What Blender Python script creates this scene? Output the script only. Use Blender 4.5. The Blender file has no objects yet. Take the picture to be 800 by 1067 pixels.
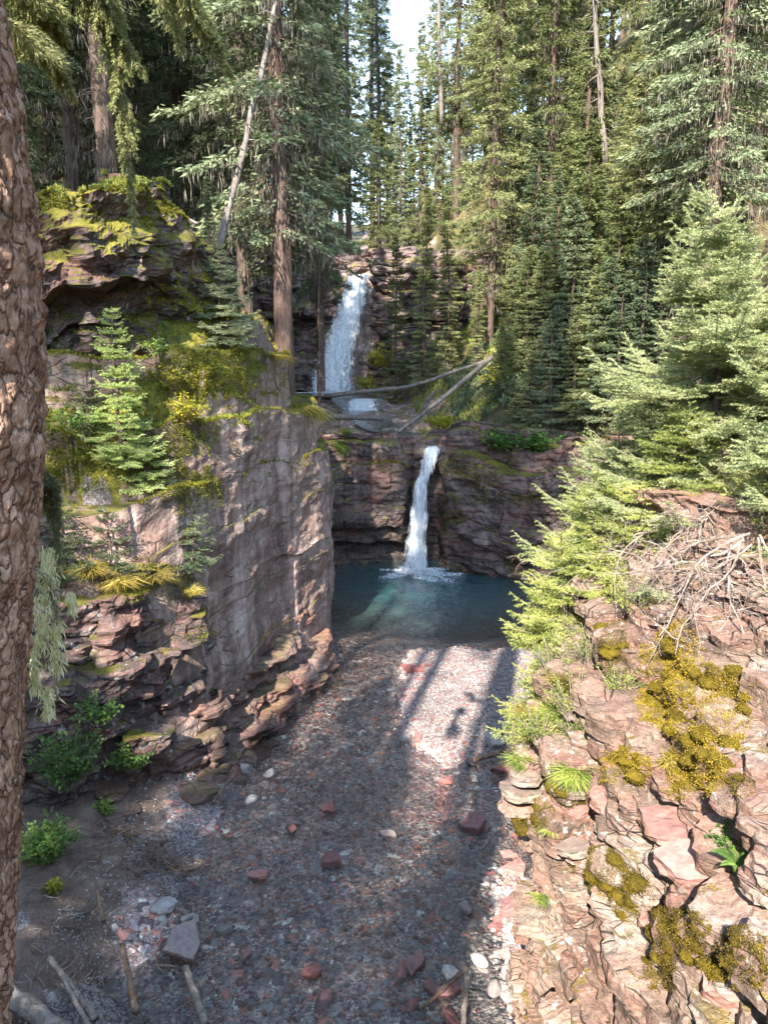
import bpy, math, random
import numpy as np
from math import radians as R, sin, cos, pi, sqrt
from mathutils import Vector, Matrix

random.seed(7)
RNG = np.random.default_rng(11)
scn = bpy.context.scene
COL = scn.collection

# ------------------------------------------------------------------ camera model
CAM = np.array([0.0, 0.0, 8.0]); PITCH = R(12); FPX = 780.0
CP, SP = cos(PITCH), sin(PITCH)
def ray(u, v):
    s = (u - 400) / FPX; t = (533.5 - v) / FPX
    return np.array([s, CP + SP * t, -SP + CP * t])
def atY(u, v, Y):
    d = ray(u, v); return CAM + d * (Y / d[1])
def atZ(u, v, z):
    d = ray(u, v); return CAM + d * ((z - CAM[2]) / d[2])
def proj(p):
    p = np.asarray(p, float) - CAM
    dep = CP * p[..., 1] - SP * p[..., 2]; up = SP * p[..., 1] + CP * p[..., 2]
    dep = np.where(np.abs(dep) < 1e-3, 1e-3, dep)
    return 400 + FPX * p[..., 0] / dep, 533.5 - FPX * up / dep, dep

# ------------------------------------------------------------------ noise
_perm = np.random.default_rng(3).permutation(256); _perm = np.concatenate([_perm, _perm, _perm])
_gr = np.random.default_rng(4).normal(size=(256, 3)); _gr /= np.linalg.norm(_gr, axis=1)[:, None]
def perlin(p):
    p = np.asarray(p, float); i = np.floor(p).astype(int); f = p - i
    w = f * f * f * (f * (f * 6 - 15) + 10); i &= 255
    out = 0
    for dx in (0, 1):
        for dy in (0, 1):
            for dz in (0, 1):
                h = _perm[_perm[_perm[(i[..., 0] + dx) & 255] + ((i[..., 1] + dy) & 255)] + ((i[..., 2] + dz) & 255)]
                g = _gr[h]
                d = g[..., 0] * (f[..., 0] - dx) + g[..., 1] * (f[..., 1] - dy) + g[..., 2] * (f[..., 2] - dz)
                out = out + d * (w[..., 0] if dx else 1 - w[..., 0]) * (w[..., 1] if dy else 1 - w[..., 1]) * (w[..., 2] if dz else 1 - w[..., 2])
    return out * 1.6
def fbm(p, octv=4, gain=.5):
    p = np.asarray(p, float); a = 1; s = 0
    for k in range(octv):
        s = s + a * perlin(p * (2.03 ** k) + 17.3 * k); a *= gain
    return s
def sstep(a, b, x):
    t = np.clip((x - a) / (b - a), 0, 1); return t * t * (3 - 2 * t)

# ------------------------------------------------------------------ object helpers
def meta(o, label=None, cat=None, group=None, kind=None):
    if label: o['label'] = label
    if cat: o['category'] = cat
    if group: o['group'] = group
    if kind: o['kind'] = kind
    return o
def empty(name, loc, label=None, cat=None, group=None, rz=0):
    o = bpy.data.objects.new(name, None); o.location = Vector([float(c) for c in loc]); o.rotation_euler = (0, 0, rz)
    o.empty_display_size = .2
    COL.objects.link(o); return meta(o, label, cat, group)
def np_mesh(name, V, F, mats, smooth=False, parent=None, fm=None):
    """V (n,3); F: (m,k) array or a list of arrays (k=3 / 4)"""
    V = np.ascontiguousarray(V, dtype=np.float32)
    Fs = F if isinstance(F, list) else [F]
    Fs = [np.asarray(f, dtype=np.int32) for f in Fs if len(f)]
    me = bpy.data.meshes.new(name)
    me.vertices.add(len(V)); me.vertices.foreach_set('co', V.ravel())
    loops = np.concatenate([f.ravel() for f in Fs]); tot = np.concatenate([np.full(len(f), f.shape[1], np.int32) for f in Fs])
    me.loops.add(len(loops)); me.loops.foreach_set('vertex_index', loops)
    st = np.concatenate([[0], np.cumsum(tot)[:-1]]).astype(np.int32)
    me.polygons.add(len(tot)); me.polygons.foreach_set('loop_start', st)
    me.polygons.foreach_set('use_smooth', np.full(len(tot), bool(smooth)))
    for m in (mats if isinstance(mats, (list, tuple)) else [mats]): me.materials.append(m)
    if fm is not None: me.polygons.foreach_set('material_index', np.asarray(fm, np.int32))
    me.update(calc_edges=True); me.validate()
    o = bpy.data.objects.new(name, me); COL.objects.link(o)
    if parent: o.parent = parent
    return o
def grid_faces(nr, nc, flip=False):
    i = np.arange(nr - 1)[:, None] * nc + np.arange(nc - 1)[None, :]
    i = i.ravel(); q = np.stack([i, i + 1, i + nc + 1, i + nc], 1)
    return q[:, ::-1] if flip else q
class MB:
    def __init__(s): s.V = []; s.F3 = []; s.F4 = []; s.n = 0
    def add(s, V, F3=None, F4=None):
        V = np.asarray(V, float)
        if F3 is not None and len(F3): s.F3.append(np.asarray(F3) + s.n)
        if F4 is not None and len(F4): s.F4.append(np.asarray(F4) + s.n)
        s.V.append(V); s.n += len(V)
    def tube(s, pts, rad, sides=6, rough=0, seed=0):
        pts = np.asarray(pts, float); n = len(pts); rad = np.broadcast_to(np.asarray(rad, float), (n,))
        T = np.gradient(pts, axis=0); T /= np.linalg.norm(T, axis=1)[:, None] + 1e-9
        ref = np.array([0, 0, 1.]) if abs(T[:, 2]).mean() < .8 else np.array([1., 0, 0])
        A = np.cross(T, ref); A /= np.linalg.norm(A, axis=1)[:, None] + 1e-9; B = np.cross(T, A)
        a = np.linspace(0, 2 * pi, sides, endpoint=False)
        ring = A[:, None, :] * np.cos(a)[None, :, None] + B[:, None, :] * np.sin(a)[None, :, None]
        rr = rad[:, None, None] * np.ones((1, sides, 1))
        V = pts[:, None, :] + ring * rr
        if rough:
            V = V + ring * rr * rough * fbm(V * (3. / max(rad.max(), .01)) * .3 + seed, 3)[..., None]
        i = np.arange(n - 1)[:, None] * sides + np.arange(sides)[None, :]
        j = np.arange(n - 1)[:, None] * sides + (np.arange(sides)[None, :] + 1) % sides
        q = np.stack([i, j, j + sides, i + sides], -1).reshape(-1, 4)
        V = V.reshape(-1, 3)
        caps = np.vstack([V, pts[0], pts[-1]]); c0, c1 = len(V), len(V) + 1
        k = np.arange(sides)
        t = np.vstack([np.stack([(k + 1) % sides, k, np.full(sides, c0)], 1), np.stack([k + (n - 1) * sides, (k + 1) % sides + (n - 1) * sides, np.full(sides, c1)], 1)])
        s.add(caps, t, q)
    def kites(s, P, D, W, fold=None):
        """P base, D direction*len, W half-width vector"""
        n = len(P)
        if n == 0: return
        M = P + D * .45
        V = np.stack([P, M + W, P + D, M - W], 1).reshape(-1, 3)
        i = np.arange(n)[:, None] * 4
        if fold is not None:
            V = V.reshape(n, 4, 3); V[:, 1] += fold; V[:, 3] += fold; V = V.reshape(-1, 3)
            s.add(V, np.vstack([i + np.array([0, 1, 2]), i + np.array([0, 2, 3])]))
        else:
            s.add(V, None, i + np.array([0, 1, 2, 3]))
    def tris(s, P, D, W):
        n = len(P)
        if n == 0: return
        V = np.stack([P - W, P + W, P + D], 1).reshape(-1, 3)
        s.add(V, np.arange(n * 3).reshape(n, 3))
    def build(s, name, mat, parent=None, smooth=False, org=None):
        V = np.vstack(s.V)
        if org is not None: V = V - np.asarray(org)
        Fs = []
        if s.F3: Fs.append(np.vstack(s.F3))
        if s.F4: Fs.append(np.vstack(s.F4))
        return np_mesh(name, V, Fs, mat, smooth, parent)
def unit(a): return a / (np.linalg.norm(a, axis=-1, keepdims=True) + 1e-9)
def rvec(n, rng): return unit(rng.normal(size=(n, 3)))

# ------------------------------------------------------------------ materials
class NT:
    def __init__(s, name):
        s.m = bpy.data.materials.new(name); s.m.use_nodes = True; s.t = s.m.node_tree; s.t.nodes.clear()
        s.out = s.t.nodes.new('ShaderNodeOutputMaterial')
    def n(s, typ, ins=None, **kw):
        nd = s.t.nodes.new('ShaderNode' + typ)
        for k, v in kw.items(): setattr(nd, k, v)
        for k, v in (ins or {}).items():
            if isinstance(v, bpy.types.NodeSocket): s.t.links.new(v, nd.inputs[k])
            else: nd.inputs[k].default_value = v
        return nd
    def link(s, a, b): s.t.links.new(a, b)
    def coord(s, scale=(1, 1, 1), rot=(0, 0, 0)):
        tc = s.n('TexCoord'); mp = s.n('Mapping', {'Vector': tc.outputs['Object'], 'Scale': scale, 'Rotation': rot}); return mp.outputs[0]
    def noise(s, vec, scale=1, detail=4, rough=.55, dist=0):
        return s.n('TexNoise', {'Vector': vec, 'Scale': scale, 'Detail': detail, 'Roughness': rough, 'Distortion': dist}).outputs['Fac']
    def ramp(s, fac, stops, interp='LINEAR'):
        r = s.n('ValToRGB', {'Fac': fac}); e = r.color_ramp; e.interpolation = interp
        while len(e.elements) < len(stops): e.elements.new(.5)
        for el, (p, c) in zip(e.elements, stops):
            el.position = p; el.color = (*c, 1) if isinstance(c, tuple) else (c, c, c, 1)
        return r.outputs[0]
    def mix(s, f, a, b, mode='MIX'):
        nd = s.n('Mix', data_type='RGBA', blend_type=mode)
        for k, v in ((0, f), (6, a), (7, b)):
            if isinstance(v, bpy.types.NodeSocket): s.t.links.new(v, nd.inputs[k])
            else: nd.inputs[k].default_value = v if k == 0 else (*v, 1)
        return nd.outputs[2]
    def math(s, op, a, b=0, c=None, clamp=False):
        nd = s.n('Math', operation=op, use_clamp=clamp)
        for k, v in enumerate((a, b) + ((c,) if c is not None else ())):
            if isinstance(v, bpy.types.NodeSocket): s.t.links.new(v, nd.inputs[k])
            else: nd.inputs[k].default_value = v
        return nd.outputs[0]
    def bump(s, h, strength=.5, dist=.05, normal=None):
        ins = {'Height': h, 'Strength': strength, 'Distance': dist}
        if normal is not None: ins['Normal'] = normal
        return s.n('Bump', ins).outputs[0]
    def done(s, sh): s.link(sh, s.out.inputs[0]); return s.m

MOSS_A, MOSS_B, MOSS_C = (.105, .10, .012), (.22, .18, .02), (.05, .052, .012)
def rock_mat(name, dark, mid, light, red=(.21, .085, .06), redamt=.4, streak=0, moss=.5, mossthr=.55, lichen=.3, strata=1., crack=1., wet=.0, sc=1., mossz=None, mossc=(MOSS_C, MOSS_A, MOSS_B)):
    t = NT(name); co = t.coord()
    big = t.noise(co, .55 * sc, 6, .6)
    col = t.ramp(big, [(.3, dark), (.5, mid), (.68, light)])
    rn = t.noise(co, .9 * sc, 3, .6, .5)
    lay = t.noise(t.coord((.35, .35, 7)), 1.1 * sc, 5, .65, .6)
    rf = t.math('MULTIPLY', t.ramp(t.math('ADD', t.math('MULTIPLY', rn, .5), t.math('MULTIPLY', lay, .5)), [(.47, 0.), (.58, 1.)]), redamt)
    col = t.mix(rf, col, red)
    col = t.mix(t.math('MULTIPLY', t.ramp(lay, [(.35, 1.), (.5, 0.)]), .55 * strata), col, tuple(c * .35 for c in dark))
    fine = t.noise(co, 14 * sc, 6, .7)
    col = t.mix(.75, col, t.ramp(fine, [(.25, .35), (.5, .95), (.75, 1.7)]), 'MULTIPLY')
    h = t.math('ADD', t.math('MULTIPLY', fine, .45), t.math('MULTIPLY', lay, .8 * strata))
    vor = t.n('TexVoronoi', {'Vector': t.n('Mapping', {'Vector': t.mix(.12, co, t.n('TexNoise', {'Vector': co, 'Scale': 2.}).outputs['Color']), 'Scale': (1, 1, 2.6)}).outputs[0], 'Scale': 1.6 * sc}, feature='DISTANCE_TO_EDGE').outputs['Distance']
    cr = t.ramp(vor, [(0., 1.), (.035, 0.)])
    crm = t.math('MULTIPLY', cr, t.ramp(t.noise(co, 1.3 * sc, 2), [(.45, 0.), (.6, .85 * crack)]))
    col = t.mix(crm, col, tuple(c * .25 for c in dark))
    h = t.math('SUBTRACT', h, t.math('MULTIPLY', crm, .8))
    if streak:
        st = t.noise(t.coord((1.5, 1.5, .07)), 1.8 * sc, 7, .68, 0.)
        col = t.mix(t.math('MULTIPLY', t.ramp(st, [(.38, 1.), (.54, 0.)]), streak), col, (.06, .045, .04))
        col = t.mix(t.math('MULTIPLY', t.ramp(st, [(.53, 0.), (.66, 1.)]), streak * .7), col, (.50, .40, .37))
    if lichen:
        l = t.noise(co, 5.5 * sc, 5, .75); lm = t.math('MULTIPLY', t.ramp(l, [(.57, 0.), (.63, 1.)]), t.ramp(t.noise(co, .8, 2), [(.4, 0.), (.6, 1.)]))
        col = t.mix(t.math('MULTIPLY', lm, lichen), col, (.42, .41, .38))
    geo = t.n('NewGeometry'); nz = t.n('SeparateXYZ', {'Vector': geo.outputs['Normal']}).outputs[2]
    mn = t.noise(co, 1.1 * sc, 5, .65)
    f = t.math('ADD', t.math('MULTIPLY', nz, .42), mn)
    if mossz:
        z = t.n('SeparateXYZ', {'Vector': t.n('TexCoord').outputs['Object']}).outputs[2]
        f = t.math('ADD', f, t.ramp(t.n('MapRange', {'Value': z, 'From Min': mossz[0], 'From Max': mossz[1]}).outputs[0], [(0., -.0), (1., mossz[2])]))
    mf = t.math('MULTIPLY', t.ramp(f, [(mossthr + .14, 0.), (mossthr + .22, 1.)]), moss)
    mcol = t.ramp(t.math('ADD', t.math('MULTIPLY', t.noise(co, 2.6, 4), .6), t.math('MULTIPLY', t.noise(co, 35, 3, .7), .4)), [(.36, mossc[0]), (.5, mossc[1]), (.62, mossc[2])])
    col = t.mix(mf, col, mcol)
    mh = t.noise(co, 45, 4, .7)
    hh = t.n('Mix', {0: mf, 2: h, 3: mh}).outputs[0]
    bs = t.n('BsdfPrincipled', {'Base Color': col, 'Roughness': .85 - .4 * wet, 'Normal': t.bump(hh, .9, .06)})
    bs.inputs['Specular IOR Level'].default_value = .3
    return t.done(bs.outputs[0])
def leaf_mat(name, a, b, c=None, trans=.3, rand=.35, nsc=1.2, spec=.25, thick=False):
    t = NT(name); co = t.n('NewGeometry').outputs['Position']
    oi = t.n('ObjectInfo').outputs['Random']
    n = t.noise(co, nsc, 3, .6)
    f = t.math('ADD', t.math('MULTIPLY', t.math('SUBTRACT', oi, .5), rand), n)
    ri = t.n('NewGeometry').outputs['Random Per Island']
    f = t.math('ADD', f, t.math('MULTIPLY', t.math('SUBTRACT', ri, .5), .30))
    stops = [(.32, a), (.68, b)] if c is None else [(.3, a), (.52, b), (.72, c)]
    col = t.ramp(f, stops)
    bs = t.n('BsdfPrincipled', {'Base Color': col, 'Roughness': .6}); bs.inputs['Specular IOR Level'].default_value = spec
    if trans:
        tr = t.n('BsdfTranslucent', {'Color': t.mix(.5, col, (1.1, 1.25, .5), 'MULTIPLY')})
        mx = t.n('MixShader', {0: trans, 1: bs.outputs[0], 2: tr.outputs[0]}); return t.done(mx.outputs[0])
    return t.done(bs.outputs[0])
def wood_mat(name, a, b, dark=(.03, .02, .015), sc=1., bumps=.8, axis=(6, 6, 1.2)):
    t = NT(name); co = t.coord(axis)
    n = t.noise(co, 2.2 * sc, 6, .7, .8); f = t.noise(t.coord(), 22 * sc, 5, .7)
    col = t.mix(.5, t.ramp(n, [(.3, dark), (.48, a), (.7, b)]), t.ramp(f, [(.3, .5), (.7, 1.5)]), 'MULTIPLY')
    bs = t.n('BsdfPrincipled', {'Base Color': col, 'Roughness': .85, 'Normal': t.bump(t.math('ADD', n, t.math('MULTIPLY', f, .4)), bumps, .03)})
    bs.inputs['Specular IOR Level'].default_value = .2
    return t.done(bs.outputs[0])

M = {}
M['pillar'] = rock_mat('pillar_rock', (.16, .11, .088), (.31, .215, .172), (.43, .33, .28), redamt=.35, streak=.62, moss=.9, mossthr=.62, lichen=.35, strata=.12, crack=.6, mossz=(5.2, 8.2, .34))
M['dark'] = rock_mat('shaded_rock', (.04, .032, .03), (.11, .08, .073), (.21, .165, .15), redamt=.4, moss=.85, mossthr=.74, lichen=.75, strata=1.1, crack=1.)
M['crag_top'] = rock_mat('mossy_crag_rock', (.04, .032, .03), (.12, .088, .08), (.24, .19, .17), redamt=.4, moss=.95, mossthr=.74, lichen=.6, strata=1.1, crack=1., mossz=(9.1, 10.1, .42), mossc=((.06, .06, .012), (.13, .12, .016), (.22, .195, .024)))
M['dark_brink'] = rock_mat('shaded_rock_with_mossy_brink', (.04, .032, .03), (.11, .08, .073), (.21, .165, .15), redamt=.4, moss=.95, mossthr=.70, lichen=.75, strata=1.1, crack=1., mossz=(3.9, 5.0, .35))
M['back'] = rock_mat('gorge_rock', (.055, .038, .035), (.12, .085, .077), (.19, .14, .13), redamt=.5, moss=.9, mossthr=.64, lichen=.25, strata=1., wet=.3, streak=.25)
M['upper'] = rock_mat('upper_rock', (.05, .038, .04), (.12, .09, .09), (.21, .16, .155), redamt=.3, moss=.8, mossthr=.66, lichen=.2, strata=1., wet=.4)
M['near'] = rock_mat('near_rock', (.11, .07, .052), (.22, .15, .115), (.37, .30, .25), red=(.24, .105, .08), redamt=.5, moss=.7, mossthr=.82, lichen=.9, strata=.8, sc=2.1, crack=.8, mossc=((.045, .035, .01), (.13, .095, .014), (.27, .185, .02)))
M['ledge'] = rock_mat('ledge_rock', (.085, .055, .045), (.19, .125, .105), (.28, .20, .17), redamt=.6, moss=.3, mossthr=.72, lichen=.15, strata=1.3, sc=1.3)

def pebble_mat():
    t = NT('creek_bed_pebbles'); co = t.coord()
    def layer(scale, seed):
        v = t.n('TexVoronoi', {'Vector': t.mix(.06, co, t.n('TexNoise', {'Vector': co, 'Scale': 6.}).outputs['Color']), 'Scale': scale, 'Randomness': 1.}, feature='F1')
        s = t.n('SeparateColor', {'Color': v.outputs['Color']})
        c = t.ramp(s.outputs[seed], [(0., (.05, .04, .042)), (.2, (.13, .10, .10)), (.4, (.21, .085, .065)), (.5, (.16, .15, .15)), (.66, (.20, .16, .15)), (.8, (.09, .10, .11)), (.9, (.26, .115, .085)), (.95, (.32, .31, .29))], 'CONSTANT')
        return c, v.outputs['Distance']
    c1, d1 = layer(7, 0); c2, d2 = layer(19, 1); c3, d3 = layer(46, 2)
    n = t.noise(co, 3.1, 3); m1 = t.ramp(n, [(.50, 0.), (.53, 1.)])
    c = t.mix(m1, t.mix(t.ramp(t.noise(co, 1.7, 3), [(.5, 0.), (.55, 1.)]), c2, c3), c1)
    edge = t.ramp(t.n('Mix', {0: m1, 2: d2, 3: d1}).outputs[0], [(.35, 1.), (.75, .35)])
    c = t.mix(.55, c, edge, 'MULTIPLY'); c = t.mix(1., c, (3.05, 2.8, 2.6), 'MULTIPLY')
    c = t.mix(.6, c, t.ramp(t.noise(co, 30, 4, .7), [(.3, .6), (.7, 1.4)]), 'MULTIPLY')
    c = t.mix(.8, c, t.ramp(t.noise(co, .45, 3), [(.35, .7), (.65, 1.35)]), 'MULTIPLY')
    h = t.math('SUBTRACT', 1., t.n('Mix', {0: m1, 2: d2, 3: d1}).outputs[0])
    return c, h, t, co
def ground_mat():
    c, h, t, co = pebble_mat(); t.m.name = 'creek_and_forest_ground'
    xyz = t.n('SeparateXYZ', {'Vector': co})
    # soil / forest floor away from the creek: driven by the stored terrain mask
    at = t.n('Attribute', attribute_name='soil').outputs['Fac']; gv = t.n('Attribute', attribute_name='gravel').outputs['Fac']
    soil = t.ramp(t.noise(co, 3., 6, .7), [(.3, (.06, .042, .033)), (.5, (.15, .105, .083)), (.7, (.24, .18, .145))])
    soil = t.mix(.6, soil, t.ramp(t.noise(co, 40, 4, .7), [(.3, .5), (.7, 1.6)]), 'MULTIPLY')
    gr = t.n('TexVoronoi', {'Vector': co, 'Scale': 38.}); gs = t.n('SeparateColor', {'Color': gr.outputs['Color']})
    gcol = t.ramp(gs.outputs[0], [(0., (.09, .07, .07)), (.3, (.18, .145, .14)), (.6, (.26, .22, .21)), (.9, (.40, .36, .34))])
    gcol = t.mix(.7, gcol, t.ramp(gr.outputs['Distance'], [(.2, 1.), (.7, .35)]), 'MULTIPLY')
    c = t.mix(gv, c, gcol)
    sf = t.ramp(t.math('ADD', at, t.math('MULTIPLY', t.math('SUBTRACT', t.noise(co, 2.2, 5, .7), .5), 1.1)), [(.42, 0.), (.58, 1.)])
    c = t.mix(sf, c, soil)
    fo = t.n('Attribute', attribute_name='forest').outputs['Fac']
    fl = t.ramp(t.noise(co, 1.6, 6, .7), [(.32, (.03, .024, .015)), (.5, (.055, .052, .016)), (.6, (.12, .085, .045)), (.72, (.12, .115, .02))])
    c = t.mix(fo, c, fl)
    ms = t.n('Attribute', attribute_name='moss').outputs['Fac']
    mc = t.ramp(t.noise(co, 4, 6, .7), [(.32, (.04, .042, .01)), (.5, (.115, .11, .014)), (.64, (.24, .20, .022))])
    mf = t.ramp(t.math('ADD', ms, t.math('MULTIPLY', t.math('SUBTRACT', t.noise(co, 1.3, 5, .7), .5), 1.)), [(.45, 0.), (.55, 1.)])
    c = t.mix(mf, c, mc)
    hh = t.n('Mix', {0: sf, 2: h, 3: t.noise(co, 25, 5, .7)}).outputs[0]
    bs = t.n('BsdfPrincipled', {'Base Color': c, 'Roughness': .75, 'Normal': t.bump(hh, .8, .035)}); bs.inputs['Specular IOR Level'].default_value = .3
    return t.done(bs.outputs[0])
M['ground'] = ground_mat()

def stone_mat(name, cols):
    t = NT(name); co = t.coord(); oi = t.n('ObjectInfo').outputs['Random']; ri = t.n('NewGeometry').outputs['Random Per Island']
    f = t.math('FRACT', t.math('ADD', t.math('MULTIPLY', oi, 3.7), ri))
    c = t.ramp(f, [(i / len(cols), k) for i, k in enumerate(cols)], 'CONSTANT')
    n = t.noise(t.n('NewGeometry').outputs['Position'], 12, 6, .7)
    c = t.mix(.7, c, t.ramp(n, [(.3, .55), (.5, 1.), (.7, 1.45)]), 'MULTIPLY')
    bs = t.n('BsdfPrincipled', {'Base Color': c, 'Roughness': .7, 'Normal': t.bump(n, .6, .02)}); bs.inputs['Specular IOR Level'].default_value = .3
    return t.done(bs.outputs[0])
GREYS = [(.20, .17, .16), (.32, .28, .26), (.26, .20, .185), (.36, .32, .30), (.17, .15, .15), (.31, .24, .21), (.38, .35, .32)]
REDS = [(.25, .10, .085), (.19, .085, .078), (.31, .15, .13), (.23, .12, .11)]
M['grey_stone'] = stone_mat('grey_stone', GREYS); M['red_stone'] = stone_mat('red_stone', REDS)
M['mixed_stone'] = stone_mat('mixed_stone', GREYS[:3] + [REDS[1]] + GREYS[3:6] + [REDS[0], (.16, .12, .125)])
M['tan_stone'] = stone_mat('tan_stone', [(.20, .155, .125), (.16, .12, .10), (.23, .185, .155)])
M['pink_stone'] = stone_mat('pink_stone', [(.23, .125, .10), (.27, .16, .135), (.20, .105, .09)])
M['pale_stone'] = stone_mat('pale_stone', [(.26, .235, .22), (.33, .30, .28), (.29, .25, .235), (.36, .33, .31)])

def water_mat():
    t = NT('creek_water'); co = t.n('TexCoord').outputs['Object']
    w1 = t.noise(t.n('Mapping', {'Vector': co, 'Scale': (1, .55, 1)}).outputs[0], 5., 4, .6, .4); w2 = t.noise(co, 17, 3, .6)
    deep = t.n('Attribute', attribute_name='deep').outputs['Fac']
    h = t.math('ADD', w1, t.math('MULTIPLY', w2, .35))
    nb = t.bump(h, 1., .10)
    tr = t.n('BsdfTransparent', {'Color': (.90, .91, .89, 1)})
    di = t.n('BsdfDiffuse', {'Color': t.mix(t.ramp(deep, [(.3, 0.), (1., 1.)]), (.075, .12, .10), (.026, .105, .112))})
    base = t.n('MixShader', {0: t.ramp(deep, [(0., 0.), (.5, .62), (1., .92)]), 1: tr.outputs[0], 2: di.outputs[0]})
    gl = t.n('BsdfGlossy', {'Color': (1, 1, 1, 1), 'Roughness': .07, 'Normal': nb})
    fr = t.math('MULTIPLY', t.n('Fresnel', {'IOR': 1.36, 'Normal': nb}).outputs[0], 2.7, clamp=True)
    mx = t.n('MixShader', {0: fr, 1: base.outputs[0], 2: gl.outputs[0]})
    return t.done(mx.outputs[0])
M['water'] = water_mat()
def fall_mat():
    t = NT('white_water'); co = t.coord((5, 5, .45)); n = t.noise(co, 1.6, 6, .7, .5); n2 = t.noise(t.coord((3, 3, .32)), 6, 6, .72, .4)
    c = t.ramp(n2, [(.36, (.34, .38, .41)), (.5, (.58, .61, .63)), (.6, (.74, .75, .76))])
    ed = t.n('Attribute', attribute_name='edge').outputs['Fac']
    a = t.ramp(t.math('ADD', t.math('MULTIPLY', t.math('ADD', n, t.math('MULTIPLY', n2, .5)), .8), ed), [(.46, 0.), (.68, 1.)])
    bs = t.n('BsdfPrincipled', {'Base Color': c, 'Roughness': .5, 'Alpha': a, 'Normal': t.bump(n2, .8, .1)})
    return t.done(bs.outputs[0])
M['fall'] = fall_mat()

M['bark_near'] = None
def bark_mat():
    t = NT('plated_bark'); co = t.coord((1, 1, .55)); w = t.mix(.10, co, t.n('TexNoise', {'Vector': co, 'Scale': 14., 'Detail': 5.}).outputs['Color'])
    v = t.n('TexVoronoi', {'Vector': w, 'Scale': 26.}, feature='DISTANCE_TO_EDGE').outputs['Distance']
    pc = t.n('SeparateColor', {'Color': t.n('TexVoronoi', {'Vector': w, 'Scale': 26.}).outputs['Color']}).outputs[0]
    f = t.noise(t.coord(), 60, 6, .75); b = t.noise(t.coord(), 7, 4, .6)
    c = t.ramp(pc, [(0., (.21, .13, .085)), (.5, (.31, .20, .14)), (1., (.40, .28, .205))])
    c = t.mix(.7, c, t.ramp(b, [(.35, (.6, .5, .45)), (.65, (1.25, 1.2, 1.15))]), 'MULTIPLY')
    c = t.mix(.7, c, t.ramp(f, [(.3, .5), (.7, 1.5)]), 'MULTIPLY')
    cr = t.ramp(v, [(.0, 1.), (.09, 0.)]); c = t.mix(t.math('MULTIPLY', cr, t.ramp(t.noise(t.coord(), 12, 3), [(.35, .35), (.6, 1.)])), c, (.045, .026, .018))
    h = t.math('ADD', t.ramp(v, [(0., 0.), (.18, 1.)]), t.math('MULTIPLY', f, .5))
    bs = t.n('BsdfPrincipled', {'Base Color': c, 'Roughness': .9, 'Normal': t.bump(h, .8, .012)}); bs.inputs['Specular IOR Level'].default_value = .15
    return t.done(bs.outputs[0])
M['bark_near'] = bark_mat()
M['bark'] = wood_mat('spruce_bark', (.085, .058, .045), (.16, .12, .10))
M['bark_red'] = wood_mat('reddish_bark', (.095, .062, .048), (.165, .115, .09))
M['snag'] = wood_mat('dead_grey_wood', (.15, .125, .11), (.26, .225, .20), (.08, .065, .055))
M['drift'] = wood_mat('driftwood', (.24, .19, .155), (.42, .36, .31), (.09, .07, .055), axis=(3, 3, 3))
M['brownwood'] = wood_mat('brown_log', (.17, .11, .075), (.30, .21, .15), (.06, .04, .03), axis=(3, 3, 3))
M['twig'] = wood_mat('grey_twig', (.22, .17, .14), (.36, .30, .26), (.10, .08, .06), axis=(4, 4, 4))
M['n_shade'] = leaf_mat('shade_toned_needles', (.062, .085, .045), (.115, .14, .068), (.18, .20, .10), trans=.4)  # spruce needles with the forest shade put into a darker green
M['n_lit'] = leaf_mat('sun_toned_needles', (.10, .12, .045), (.19, .21, .085), (.30, .30, .14), trans=.35)  # same needles with sunlight put into a lighter, yellower green
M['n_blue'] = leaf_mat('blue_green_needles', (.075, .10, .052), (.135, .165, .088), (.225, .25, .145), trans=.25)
M['n_near'] = leaf_mat('pale_blue_needles', (.15, .18, .07), (.27, .30, .13), (.40, .42, .22), trans=.3, nsc=3)
M['n_yellow'] = leaf_mat('yellow_green_needles', (.20, .24, .07), (.34, .36, .10), (.46, .46, .16), trans=.35, nsc=3)
M['n_young'] = leaf_mat('young_green_needles', (.28, .35, .11), (.44, .50, .19), (.56, .60, .32), trans=.35, nsc=3)
M['n_droop'] = leaf_mat('drooping_pale_needles', (.13, .15, .06), (.26, .27, .11), (.40, .38, .18), trans=.35, nsc=5)
M['lichen'] = leaf_mat('hanging_lichen', (.10, .085, .065), (.19, .17, .13), (.30, .28, .20), trans=.15)
M['lichen_y'] = leaf_mat('pale_yellow_lichen', (.42, .42, .20), (.60, .58, .32), (.72, .70, .45), trans=.25, nsc=6)
M['low_plants'] = leaf_mat('low_plants', (.06, .085, .02), (.13, .16, .035), (.24, .25, .06), trans=.3, nsc=3)
M['leaf_g'] = leaf_mat('green_leaves', (.06, .12, .028), (.125, .22, .045), (.21, .31, .07), trans=.35, nsc=3)
M['leaf_y'] = leaf_mat('yellow_leaves', (.16, .17, .02), (.38, .34, .035), (.50, .44, .06), trans=.35, nsc=3)
M['grass_y'] = leaf_mat('yellow_grass', (.13, .105, .025), (.27, .20, .035), (.42, .33, .07), trans=.3, nsc=4)
M['grass_g'] = leaf_mat('green_grass', (.10, .14, .03), (.22, .26, .05), (.34, .36, .08), trans=.3, nsc=4)
M['moss'] = leaf_mat('golden_moss', (.06, .045, .01), (.19, .135, .015), (.34, .24, .025), trans=.2, nsc=5)
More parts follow.
